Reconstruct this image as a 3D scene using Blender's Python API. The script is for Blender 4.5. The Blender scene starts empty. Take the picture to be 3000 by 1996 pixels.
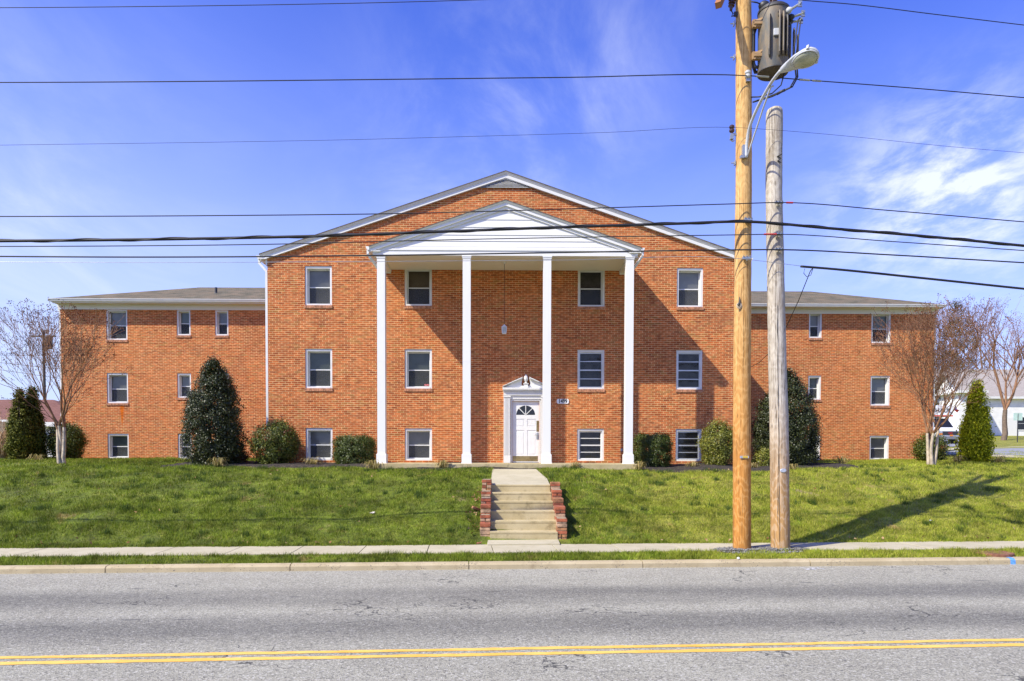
import bpy, math, random
import numpy as np
from mathutils import Vector, Matrix
R = math.radians
SC = bpy.context.scene
COL = SC.collection
random.seed(7)
RNG = np.random.default_rng(7)

# ------------------------------------------------------------------ camera
HC = 2.03                                  # eye height above the road
FPX, CYP = 2036.0, 1384.7                  # focal length and principal row, in photo pixels (3000 wide)
PITCH, ROLL, THETA = R(-1.4969), R(0.1338), R(0.626)
_f = Vector((0, math.cos(PITCH), math.sin(PITCH)))
_u0 = Vector((0, -math.sin(PITCH), math.cos(PITCH)))
_r0 = Vector((1, 0, 0))
_rt = math.cos(ROLL) * _r0 + math.sin(ROLL) * _u0
_up = -math.sin(ROLL) * _r0 + math.cos(ROLL) * _u0
cam_d = bpy.data.cameras.new('camera')
cam = bpy.data.objects.new('camera', cam_d)
COL.objects.link(cam)
cam_d.sensor_width = 36
cam_d.lens = FPX / 3000 * 36
cam_d.shift_y = (CYP - 998) / 3000
cam_d.clip_start, cam_d.clip_end = 0.1, 3000
M = Matrix.Identity(4)
for i in range(3):
    M[i][0], M[i][1], M[i][2] = _rt[i], _up[i], -_f[i]
M[2][3] = HC
cam.matrix_world = M
SC.camera = cam

# ------------------------------------------------------------------ world, sun, exposure
SUN_A, SUN_E = R(57.3), R(44.6)            # from the facade's normal, above the horizon
SKY_STRENGTH, SUN_STRENGTH, EXPOSURE = 0.100, 5.0, 0.50
SC.view_settings.view_transform = 'Standard'
SC.view_settings.look = 'None'
SC.view_settings.gamma = 1
SC.view_settings.exposure = EXPOSURE
world = bpy.data.worlds.new('World')
SC.world = world
world.use_nodes = True


class NT:
    """small helper to wire nodes"""
    def __init__(s, tree):
        s.t = tree

    def n(s, typ, ins=None, **props):
        nd = s.t.nodes.new(typ)
        for k, v in props.items():
            setattr(nd, k, v)
        for k, v in (ins or {}).items():
            sk = nd.inputs[k]
            if isinstance(v, bpy.types.NodeSocket):
                s.t.links.new(v, sk)
            else:
                sk.default_value = v
        return nd

    def math(s, op, a, b=None, c=None, clamp=False):
        nd = s.t.nodes.new('ShaderNodeMath')
        nd.operation = op
        nd.use_clamp = clamp
        for i, v in enumerate((a, b, c)):
            if v is None:
                continue
            if isinstance(v, bpy.types.NodeSocket):
                s.t.links.new(v, nd.inputs[i])
            else:
                nd.inputs[i].default_value = v
        return nd.outputs[0]

    def mix(s, fac, a, b, blend='MIX'):
        nd = s.t.nodes.new('ShaderNodeMix')
        nd.data_type = 'RGBA'
        nd.blend_type = blend
        for idx, v in ((0, fac), (6, a), (7, b)):
            if isinstance(v, bpy.types.NodeSocket):
                s.t.links.new(v, nd.inputs[idx])
            else:
                nd.inputs[idx].default_value = (*v, 1) if isinstance(v, tuple) and len(v) == 3 else v
        return nd.outputs[2]

    def ramp(s, fac, lo, hi, a=0.0, b=1.0):
        nd = s.t.nodes.new('ShaderNodeMapRange')
        nd.interpolation_type = 'SMOOTHSTEP'
        s.t.links.new(fac, nd.inputs[0])
        for i, v in zip((1, 2, 3, 4), (lo, hi, a, b)):
            nd.inputs[i].default_value = v
        return nd.outputs[0]

    def noise(s, vec, scale, detail=3, rough=0.55, dist=0.0):
        return s.n('ShaderNodeTexNoise', {'Vector': vec, 'Scale': scale, 'Detail': detail, 'Roughness': rough,
                                          'Distortion': dist}).outputs[0]

    def mapping(s, vec, scale=(1, 1, 1), loc=(0, 0, 0), rot=(0, 0, 0)):
        return s.n('ShaderNodeMapping', {'Vector': vec, 'Scale': scale, 'Location': loc, 'Rotation': rot}).outputs[0]


def dirof(px, py):
    v = _f + (px - 1500) / FPX * _rt + (CYP - py) / FPX * _up
    return v.normalized()


def build_world():
    t = world.node_tree
    t.nodes.clear()
    n = NT(t)
    out = n.n('ShaderNodeOutputWorld')
    bg = n.n('ShaderNodeBackground')
    sky = n.n('ShaderNodeTexSky', sky_type='NISHITA', sun_disc=False, sun_elevation=SUN_E,
              sun_rotation=R(180) + SUN_A, altitude=50, air_density=1.0, dust_density=0.9, ozone_density=2.6)
    hs = n.n('ShaderNodeHueSaturation', {'Hue': 0.515, 'Saturation': 1.22, 'Value': 1.0, 'Color': sky.outputs[0]})
    base = n.mix(1.0, hs.outputs[0], (1.06, 1.16, 2.06), 'MULTIPLY')
    tc = n.n('ShaderNodeTexCoord').outputs['Generated']
    sep = n.n('ShaderNodeSeparateXYZ', {'Vector': tc})
    zc = n.math('MAXIMUM', sep.outputs[2], 0.03)
    zz = n.math('ADD', zc, 0.12)
    cmb = n.n('ShaderNodeCombineXYZ', {'X': n.math('DIVIDE', sep.outputs[0], zz), 'Y': n.math('DIVIDE', sep.outputs[1], zz),
                                       'Z': 0.0}).outputs[0]
    def lobe(px, py, tight):
        d = dirof(px, py)
        dp = n.n('ShaderNodeVectorMath', {0: tc, 1: d}, operation='DOT_PRODUCT').outputs['Value']
        return n.math('POWER', n.math('MAXIMUM', dp, 0.0), tight)
    wisp = n.noise(n.mapping(cmb, (1.0, 0.55, 1), rot=(0, 0, R(28))), 2.2, 8, 0.62, 0.7)
    wisp = n.ramp(wisp, 0.36, 0.90)
    fluff = n.noise(n.mapping(cmb, (1, 0.7, 1), (3.1, 1.7, 0)), 6.5, 9, 0.62, 0.25)
    fluff = n.ramp(fluff, 0.36, 0.70)

    m1 = n.math('ADD', n.math('ADD', n.math('MULTIPLY', lobe(1560, 260, 110), 0.75), n.math('MULTIPLY', lobe(60, 660, 60), 0.75)),
                n.math('ADD', n.math('MULTIPLY', lobe(1330, 440, 160), 0.7), n.math('MULTIPLY', lobe(1850, 60, 160), 0.5)))
    m1 = n.math('ADD', m1, 0.03)
    m2 = n.math('ADD', n.math('MULTIPLY', lobe(2860, 560, 260), 1.1), n.math('MULTIPLY', lobe(2620, 600, 300), 0.6))
    fac = n.math('ADD', n.math('MULTIPLY', wisp, n.math('MULTIPLY', m1, 0.75)), n.math('MULTIPLY', fluff, m2), clamp=True)
    low = n.ramp(sep.outputs[2], 0.66, 0.0, 0.0, 1.0)
    hz = n.math('ADD', n.math('MULTIPLY', n.math('POWER', low, 1.6), 0.82), n.math('MULTIPLY', lobe(80, 760, 22), 0.16), clamp=True)
    c1 = n.mix(hz, base, (5.0, 6.0, 8.8))
    c2 = n.mix(n.math('MULTIPLY', fac, 0.80), c1, (7.6, 8.0, 9.0))
    t.links.new(c2, bg.inputs[0])
    bg.inputs[1].default_value = SKY_STRENGTH
    t.links.new(bg.outputs[0], out.inputs[0])


build_world()
sun_d = bpy.data.lights.new('sun', 'SUN')
sun_d.energy = SUN_STRENGTH
sun_d.angle = R(0.53)
sun_d.color = (1.0, 0.945, 0.78)
sun = bpy.data.objects.new('sun', sun_d)
COL.objects.link(sun)
_ld = Vector((math.sin(SUN_A - THETA) * math.cos(SUN_E), math.cos(SUN_A - THETA) * math.cos(SUN_E), -math.sin(SUN_E)))
sun.rotation_euler = _ld.to_track_quat('-Z', 'Y').to_euler()
sun.location = (-30, -20, 40)

# ------------------------------------------------------------------ frames: photo pixel -> place
BO = Vector((0, 22.86, 0))
BU = Vector((math.cos(THETA), math.sin(THETA), 0))
BN = Vector((-math.sin(THETA), math.cos(THETA), 0))
EYE = Vector((0, 0, HC))


def ray(px, py):
    px, py = float(px), float(py)
    return _f + (px - 1500) / FPX * _rt + (CYP - py) / FPX * _up


def at_y(px, py, y):
    r = ray(px, py)
    return EYE + r * float(y / r.y)


def bl(px, py, dep=0.0):
    """pixel -> (u, z) on the facade-parallel plane `dep` behind the main facade"""
    r = ray(px, py)
    k = ((BO - EYE).dot(BN) + dep) / r.dot(BN)
    p = EYE + r * k - BO
    return p.dot(BU), p.z


def b2w(u, dep, z):
    return BO + BU * u + BN * dep + Vector((0, 0, z))


PHI = R(4.1)
RD = Vector((math.cos(PHI), math.sin(PHI), 0))      # along the road
RN = Vector((-math.sin(PHI), math.cos(PHI), 0))     # away from the road, to the house
R0 = Vector((0, 12.25, 0))                          # foot of the kerb


def st(x, y):
    dx, dy = x, y - 12.25
    return dx * RD.x + dy * RD.y, dx * RN.x + dy * RN.y     # (t, s)


def rw(t, s, z=0.0):
    return R0 + RD * float(t) + RN * float(s) + Vector((0, 0, float(z)))


def road_pl(px, py, s):
    """pixel -> point on the vertical plane parallel to the road, s behind the kerb"""
    r = ray(px, py)
    k = float(((R0 - EYE).dot(RN) + s) / r.dot(RN))
    return EYE + r * k


_ps = np.arange(-420, 420, 0.05)
_pz = np.interp(_ps, [-420, -14, -10.4, -10.2, 0.05, 0.17, 0.8, 1.9, 2.25, 4.2, 5.2, 6.5, 8.2, 10.6, 17.7, 40, 420],
                [0.3, 0.2, 0.12, -0.07, -0.07, 0.10, 0.165, 0.165, 0.20, 1.17, 1.37, 1.50, 1.60, 1.70, 1.80, 1.75, 1.6])
_k = np.ones(9) / 9
_pz2 = np.convolve(_pz, _k, 'same')
_k2 = np.ones(25) / 25
_pz2 = np.where(_ps > 2.6, np.convolve(_pz, _k2, 'same'), np.where(_ps > 1.7, _pz2, _pz))
_pzg = np.interp(_ps, [-420, -14, -10.4, -10.2, 0.05, 0.17, 0.8, 1.9, 2.2, 3.2, 5.0, 7.0, 9.0, 10.6, 17.7, 40, 420],
                 [0.3, 0.2, 0.12, -0.07, -0.07, 0.10, 0.165, 0.165, 0.21, 0.55, 1.05, 1.45, 1.64, 1.70, 1.80, 1.75, 1.6])
_pz3 = np.where(_ps > 2.6, np.convolve(_pzg, np.ones(31) / 31, 'same'), np.where(_ps > 1.7, np.convolve(_pzg, _k, 'same'), _pzg))
_pz3[-40:] = _pzg[-40:]
_pz2[:20] = _pz[:20]
_pz2[-20:] = _pz[-20:]


def sstep(a, lo, hi):
    x = np.clip((a - lo) / (hi - lo), 0, 1)
    return x * x * (3 - 2 * x)


def terr(x, y):
    x = np.asarray(x, float)
    y = np.asarray(y, float)
    dy = y - 12.25
    s = -x * math.sin(PHI) + dy * math.cos(PHI)
    z = np.interp(s, _ps, _pz2)
    tt = x * math.cos(PHI) + dy * math.sin(PHI)
    zg = np.interp(s, _ps, _pz3)
    wg = np.maximum(sstep(-tt, 1.0, 3.2), sstep(tt, 1.5, 4.0))
    z = z * (1 - wg) + zg * wg
    zr = np.interp(y, [20, 25, 29, 34, 40, 50, 70, 90, 400], [1.66, 1.76, 1.86, 2.05, 2.29, 2.71, 4.0, 4.8, 6.0])
    w = sstep(x - 0.18 * (y - 22), 12.5, 17.5) * sstep(y, 21, 25)
    z = z * (1 - w) + zr * w
    lawn = sstep(s, 2.2, 3.2)
    z = z + lawn * (0.025 * np.sin(1.3 * x + 0.7 * y) * np.sin(0.9 * y - 0.4 * x) + 0.018 * np.sin(2.9 * x - 1.1 * y + 1.0))
    return z


def tz(x, y):
    return float(terr(x, y))


def ground_hit(px, py, y0=13.0, y1=120.0):
    r = ray(px, py)
    y = y0
    while y < y1:
        p = EYE + r * (y / r.y)
        if p.z <= tz(p.x, p.y):
            return p
        y += 0.05
    return p


# ------------------------------------------------------------------ mesh builder
class MB:
    def __init__(s):
        s.v, s.f, s.m = [], [], []

    def add(s, vs, fs, m=0):
        o = len(s.v)
        s.v += [tuple(p) for p in vs]
        for f in fs:
            s.f.append(tuple(i + o for i in f))
            s.m.append(m)
        return s

    def box(s, x0, x1, y0, y1, z0, z1, m=0, mat=None):
        vs = [Vector((x, y, z)) for x in (x0, x1) for y in (y0, y1) for z in (z0, z1)]
        if mat is not None:
            vs = [mat @ p for p in vs]
        return s.add(vs, [(0, 1, 3, 2), (4, 6, 7, 5), (0, 4, 5, 1), (2, 3, 7, 6), (0, 2, 6, 4), (1, 5, 7, 3)], m)

    def prism(s, pts, vec, m=0):
        n = len(pts)
        vec = Vector(vec)
        vs = [Vector(p) for p in pts] + [Vector(p) + vec for p in pts]
        fs = [tuple(range(n)), tuple(range(2 * n - 1, n - 1, -1))]
        fs += [(i, i + n, (i + 1) % n + n, (i + 1) % n) for i in range(n)]
        return s.add(vs, fs, m)

    def xz(s, pts, y0, y1, m=0):
        return s.prism([(p[0], y0, p[1]) for p in pts], (0, y1 - y0, 0), m)

    def tube(s, pts, rad, n=8, m=0, cap=True, sq=False):
        pts = [Vector(p) for p in pts]
        k = len(pts)
        if not hasattr(rad, '__len__'):
            rad = [rad] * k
        d = (pts[-1] - pts[0])
        ref = Vector((0, 0, 1)) if abs(d.normalized().z) < 0.9 else Vector((1, 0, 0))
        vs, fs = [], []
        for i, p in enumerate(pts):
            tg = (pts[min(i + 1, k - 1)] - pts[max(i - 1, 0)])
            tg = tg.normalized() if tg.length > 1e-9 else Vector((0, 0, 1))
            a = tg.cross(ref)
            if a.length < 1e-4:
                a = tg.cross(Vector((0, 1, 0.1)))
            a.normalize()
            b = tg.cross(a)
            for j in range(n):
                an = 2 * math.pi * (j + (0.5 if sq else 0)) / n
                vs.append(p + (a * math.cos(an) + b * math.sin(an)) * rad[i])
        for i in range(k - 1):
            for j in range(n):
                fs.append((i * n + j, i * n + (j + 1) % n, (i + 1) * n + (j + 1) % n, (i + 1) * n + j))
        if cap:
            fs.append(tuple(range(n - 1, -1, -1)))
            fs.append(tuple((k - 1) * n + j for j in range(n)))
        return s.add(vs, fs, m)

    def lathe(s, prof, n=24, m=0, mat=None):
        vs, fs = [], []
        for r, z in prof:
            for j in range(n):
                a = 2 * math.pi * j / n
                p = Vector((r * math.cos(a), r * math.sin(a), z))
                vs.append(mat @ p if mat is not None else p)
        for i in range(len(prof) - 1):
            for j in range(n):
                fs.append((i * n + j, i * n + (j + 1) % n, (i + 1) * n + (j + 1) % n, (i + 1) * n + j))
        fs.append(tuple(range(n - 1, -1, -1)))
        fs.append(tuple((len(prof) - 1) * n + j for j in range(n)))
        return s.add(vs, fs, m)

    def ico(s, c, r, sx=1, sy=1, sz=1, n=8, k=6, m=0):
        prof = []
        for i in range(k + 1):
            a = -math.pi / 2 + math.pi * i / k
            prof.append((max(math.cos(a), 0.02) * r, math.sin(a) * r))
        mt = Matrix.Translation(Vector(c)) @ Matrix.Diagonal((sx, sy, sz, 1))
        return s.lathe(prof, n, m, mt)

    def build(s, name, mats, parent=None, smooth=False, bevel=0.0, auto=None):
        me = bpy.data.meshes.new(name)
        me.from_pydata(s.v, [], s.f)
        mats = mats if isinstance(mats, (list, tuple)) else [mats]
        for mt in mats:
            me.materials.append(mt)
        if len(mats) > 1:
            me.polygons.foreach_set('material_index', s.m)
        if smooth:
            me.polygons.foreach_set('use_smooth', [True] * len(me.polygons))
            if auto:
                me.set_sharp_from_angle(angle=R(auto))
        me.update()
        o = bpy.data.objects.new(name, me)
        COL.objects.link(o)
        if parent is not None:
            o.parent = parent
        if bevel:
            b = o.modifiers.new('bevel', 'BEVEL')
            b.width = bevel
            b.segments = 2
            b.limit_method = 'ANGLE'
        return o


def np_mesh(name, verts, faces_n, mat, parent=None, smooth=False):
    """verts (N,3); every face takes `faces_n` consecutive vertices"""
    verts = np.ascontiguousarray(verts, dtype=np.float32)
    n = len(verts)
    nf = n // faces_n
    me = bpy.data.meshes.new(name)
    me.vertices.add(n)
    me.vertices.foreach_set('co', verts.ravel())
    me.loops.add(n)
    me.loops.foreach_set('vertex_index', np.arange(n, dtype=np.int32))
    me.polygons.add(nf)
    me.polygons.foreach_set('loop_start', np.arange(0, n, faces_n, dtype=np.int32))
    me.materials.append(mat)
    me.update(calc_edges=True)
    me.validate()
    o = bpy.data.objects.new(name, me)
    COL.objects.link(o)
    if parent is not None:
        o.parent = parent
    return o


def tag(o, label=None, cat=None, group=None, kind=None):
    for k, v in (('label', label), ('category', cat), ('group', group), ('kind', kind)):
        if v:
            o[k] = v
    return o


def thing(name, label, cat, loc=(0, 0, 0), rotz=0.0, group=None):
    o = bpy.data.objects.new(name, None)
    COL.objects.link(o)
    o.location = loc
    o.rotation_euler = (0, 0, rotz)
    o.empty_display_size = 0.2
    return tag(o, label, cat, group)


def text(name, body, size, loc, mat, parent=None, rot=(R(90), 0, 0), extrude=0.002, bold=0.0, sx=1.0):
    cu = bpy.data.curves.new(name, 'FONT')
    cu.body = body
    cu.size = size
    cu.align_x = 'CENTER'
    cu.align_y = 'CENTER'
    cu.extrude = extrude
    cu.offset = bold
    tmp = bpy.data.objects.new(name, cu)
    me = bpy.data.meshes.new_from_object(tmp)
    bpy.data.objects.remove(tmp)
    me.name = name
    me.materials.clear()
    me.materials.append(mat)
    o = bpy.data.objects.new(name, me)
    COL.objects.link(o)
    o.location = loc
    o.rotation_euler = rot
    o.scale = (sx, 1, 1)
    if parent is not None:
        o.parent = parent
    return o


# ------------------------------------------------------------------ materials
def new_mat(name):
    m = bpy.data.materials.new(name)
    m.use_nodes = True
    t = m.node_tree
    bsdf = t.nodes['Principled BSDF']
    n = NT(t)
    return m, n, bsdf


def setin(n, b, **kw):
    for k, v in kw.items():
        sk = b.inputs[k.replace('_', ' ')]
        if isinstance(v, bpy.types.NodeSocket):
            n.t.links.new(v, sk)
        else:
            sk.default_value = (*v, 1) if isinstance(v, tuple) and len(v) == 3 and sk.type == 'RGBA' else v


def bump(n, b, height, strength=0.4, dist=0.02):
    bp = n.n('ShaderNodeBump', {'Height': height, 'Strength': strength, 'Distance': dist})
    n.t.links.new(bp.outputs[0], b.inputs['Normal'])


def plain(name, col, rough=0.6, var=0.12, scale=3.0, metal=0.0, bumpy=0.0, bscale=60, spec=0.5):
    """a painted / plain surface with uneven tone"""
    m, n, b = new_mat(name)
    tc = n.n('ShaderNodeTexCoord').outputs['Object']
    f = n.noise(tc, scale, 6, 0.6)
    lo = tuple(max(c * (1 - var), 0) for c in col)
    hi = tuple(min(c * (1 + var), 0.95) for c in col)
    setin(n, b, Base_Color=n.mix(n.ramp(f, 0.3, 0.7), lo, hi), Roughness=rough, Metallic=metal)
    b.inputs['Specular IOR Level'].default_value = spec
    if bumpy:
        bump(n, b, n.noise(tc, bscale, 4), bumpy, 0.01)
    return m


def mat_brick(name='brick', stain=True):
    m, n, b = new_mat(name)
    tc = n.n('ShaderNodeTexCoord').outputs['Object']
    sp = n.n('ShaderNodeSeparateXYZ', {'Vector': tc})
    U = n.math('ADD', sp.outputs[0], sp.outputs[1])
    Z = sp.outputs[2]
    wob = n.noise(tc, 1.2, 2)
    v = n.n('ShaderNodeCombineXYZ', {'X': U, 'Y': n.math('ADD', Z, n.math('MULTIPLY', wob, 0.01)), 'Z': 0.0}).outputs[0]
    br = n.n('ShaderNodeTexBrick', {'Vector': v, 'Color1': (0, 0, 0, 1), 'Color2': (1, 1, 1, 1), 'Mortar': (0.5, 0.5, 0.5, 1),
                                    'Scale': 1.0, 'Mortar Size': 0.0062, 'Mortar Smooth': 0.15, 'Bias': 0.0,
                                    'Brick Width': 0.2032, 'Row Height': 0.0677}, offset=0.5, squash=1.0)
    cr = n.n('ShaderNodeValToRGB')
    n.t.links.new(br.outputs['Color'], cr.inputs[0])
    el = cr.color_ramp.elements
    el[0].position, el[0].color = 0.0, (0.291, 0.07, 0.024, 1)
    el[1].position, el[1].color = 1.0, (0.446, 0.153, 0.046, 1)
    for p, c in ((0.18, (0.388, 0.098, 0.029, 1)), (0.42, (0.504, 0.135, 0.039, 1)), (0.62, (0.563, 0.167, 0.05, 1)), (0.8, (0.427, 0.102, 0.032, 1)), (0.92, (0.388, 0.177, 0.052, 1))):
        e = el.new(p)
        e.color = c
    fine = n.noise(v, 26, 4, 0.6)
    c = n.mix(n.ramp(fine, 0.3, 0.75, 0.0, 0.30), cr.outputs[0], (0.30, 0.12, 0.045))
    big = n.noise(n.mapping(tc, (0.35, 0.35, 0.6)), 1.0, 5, 0.62)
    c = n.mix(n.ramp(big, 0.45, 0.68, 0.0, 0.45), c, (0.56, 0.19, 0.06))
    c = n.mix(n.ramp(big, 0.50, 0.28, 0.0, 0.65), c, (0.28, 0.08, 0.033))
    mort = n.mix(n.ramp(n.noise(tc, 2.0, 3), 0.3, 0.7), (0.62, 0.40, 0.20), (0.72, 0.53, 0.29))
    c = n.mix(br.outputs['Fac'], c, mort)
    if stain:
        # rust run below a window of the wing, soot under two windows
        u0, z0 = bl(356, 1184, 7.11)
        du = n.math('ABSOLUTE', n.math('SUBTRACT', U, u0 + 7.11 + 0.02))
        nz = n.noise(n.mapping(v, (9, 1.2, 1)), 2.0, 4)
        wide = n.ramp(n.math('SUBTRACT', z0, Z), -0.02, 1.0, 0.17, 0.06)
        inx = n.ramp(n.math('DIVIDE', du, n.math('MULTIPLY', wide, n.math('ADD', nz, 0.25))), 1.0, 0.3)
        inz = n.math('MULTIPLY', n.ramp(Z, z0 - 1.12, z0 - 0.55), n.ramp(Z, z0 + 0.01, z0 - 0.01))
        c = n.mix(n.math('MULTIPLY', n.math('MULTIPLY', inx, inz), 0.95), c, (0.58, 0.135, 0.006))
        for px, py, rx, rz, k in ((2100, 930, 1.0, 0.5, 0.30), (935, 940, 0.6, 0.30, 0.15), (2020, 1150, 0.7, 0.12, 0.25)):
            uu, zq = bl(px, py, 0)
            e = n.math('ADD', n.math('POWER', n.math('ABSOLUTE', n.math('DIVIDE', n.math('SUBTRACT', U, uu), rx)), 2),
                       n.math('POWER', n.math('ABSOLUTE', n.math('DIVIDE', n.math('SUBTRACT', Z, zq), rz)), 2))
            e = n.ramp(n.math('ADD', e, n.math('MULTIPLY', n.noise(tc, 3.5, 4), 0.9)), 1.3, 0.3)
            c = n.mix(n.math('MULTIPLY', e, k), c, (0.13, 0.07, 0.045))
    sub = n.noise(n.mapping(v, (4.9, 14.8, 1)), 1.0, 1, 0.5)
    c = n.mix(1.0, c, n.mix(n.ramp(sub, 0.30, 0.70), (0.74, 0.68, 0.62), (1.16, 1.08, 0.98)), 'MULTIPLY')
    setin(n, b, Base_Color=c, Roughness=0.9)
    b.inputs['Specular IOR Level'].default_value = 0.2
    bump(n, b, n.math('ADD', n.math('MULTIPLY', br.outputs['Fac'], -1.0), n.math('MULTIPLY', fine, 0.4)), 0.5, 0.012)
    return m


def mat_white(name='white_paint', col=(0.70, 0.69, 0.655)):
    m, n, b = new_mat(name)
    tc = n.n('ShaderNodeTexCoord').outputs['Object']
    f = n.noise(n.mapping(tc, (2.5, 2.5, 0.6)), 1.2, 6, 0.62)
    c = n.mix(n.ramp(f, 0.45, 0.78, 0, 0.28), col, (0.62, 0.60, 0.54))
    f2 = n.noise(tc, 14, 4, 0.6)
    c = n.mix(n.ramp(f2, 0.62, 0.8, 0, 0.2), c, (0.55, 0.53, 0.48))
    setin(n, b, Base_Color=c, Roughness=0.55)
    bump(n, b, f2, 0.08, 0.01)
    return m


def mat_shingle(name, c1, c2, c3):
    m, n, b = new_mat(name)
    tc = n.n('ShaderNodeTexCoord').outputs['Object']
    sp = n.n('ShaderNodeSeparateXYZ', {'Vector': tc})
    v = n.n('ShaderNodeCombineXYZ', {'X': n.math('ADD', sp.outputs[0], n.math('MULTIPLY', sp.outputs[1], 0.02)),
                                     'Y': n.math('MULTIPLY', sp.outputs[2], 3.0), 'Z': 0.0}).outputs[0]
    br = n.n('ShaderNodeTexBrick', {'Vector': v, 'Color1': (0, 0, 0, 1), 'Color2': (1, 1, 1, 1), 'Mortar': (0, 0, 0, 1),
                                    'Scale': 1.0, 'Mortar Size': 0.008, 'Brick Width': 0.30, 'Row Height': 0.14})
    g = n.noise(tc, 60, 3)
    c = n.mix(br.outputs['Color'], c1, c2)
    c = n.mix(n.ramp(n.noise(v, 1.6, 4), 0.35, 0.7), c, c3)
    c = n.mix(n.ramp(g, 0.3, 0.8, 0, 0.4), c, c1)
    c = n.mix(n.math('MULTIPLY', br.outputs['Fac'], 0.6), c, tuple(x * 0.4 for x in c1))
    setin(n, b, Base_Color=c, Roughness=0.95)
    b.inputs['Specular IOR Level'].default_value = 0.2
    bump(n, b, n.math('SUBTRACT', g, br.outputs['Fac']), 0.5, 0.01)
    return m


def mat_concrete(name, c1, c2, dark, speck=0.0):
    m, n, b = new_mat(name)
    tc = n.n('ShaderNodeTexCoord').outputs['Object']
    f = n.noise(tc, 1.6, 6, 0.62)
    c = n.mix(n.ramp(f, 0.3, 0.7), c1, c2)
    st_ = n.noise(tc, 4.5, 6, 0.7, 0.4)
    c = n.mix(n.ramp(st_, 0.50, 0.74, 0, 0.72), c, dark)
    g = n.noise(tc, 90, 3, 0.7)
    c = n.mix(n.ramp(g, 0.35, 0.7, 0, 0.3), c, tuple(x * 0.6 for x in c1))
    if speck:
        vo = n.n('ShaderNodeTexVoronoi', {'Vector': tc, 'Scale': 24.0}).outputs['Distance']
        mk = n.math('MULTIPLY', n.ramp(vo, 0.26, 0.16), n.ramp(n.noise(tc, 3, 3), 0.45, 0.6))
        c = n.mix(n.math('MULTIPLY', mk, speck), c, (0.10, 0.09, 0.085))
    setin(n, b, Base_Color=c, Roughness=0.92)
    b.inputs['Specular IOR Level'].default_value = 0.25
    bump(n, b, g, 0.35, 0.006)
    return m


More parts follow.
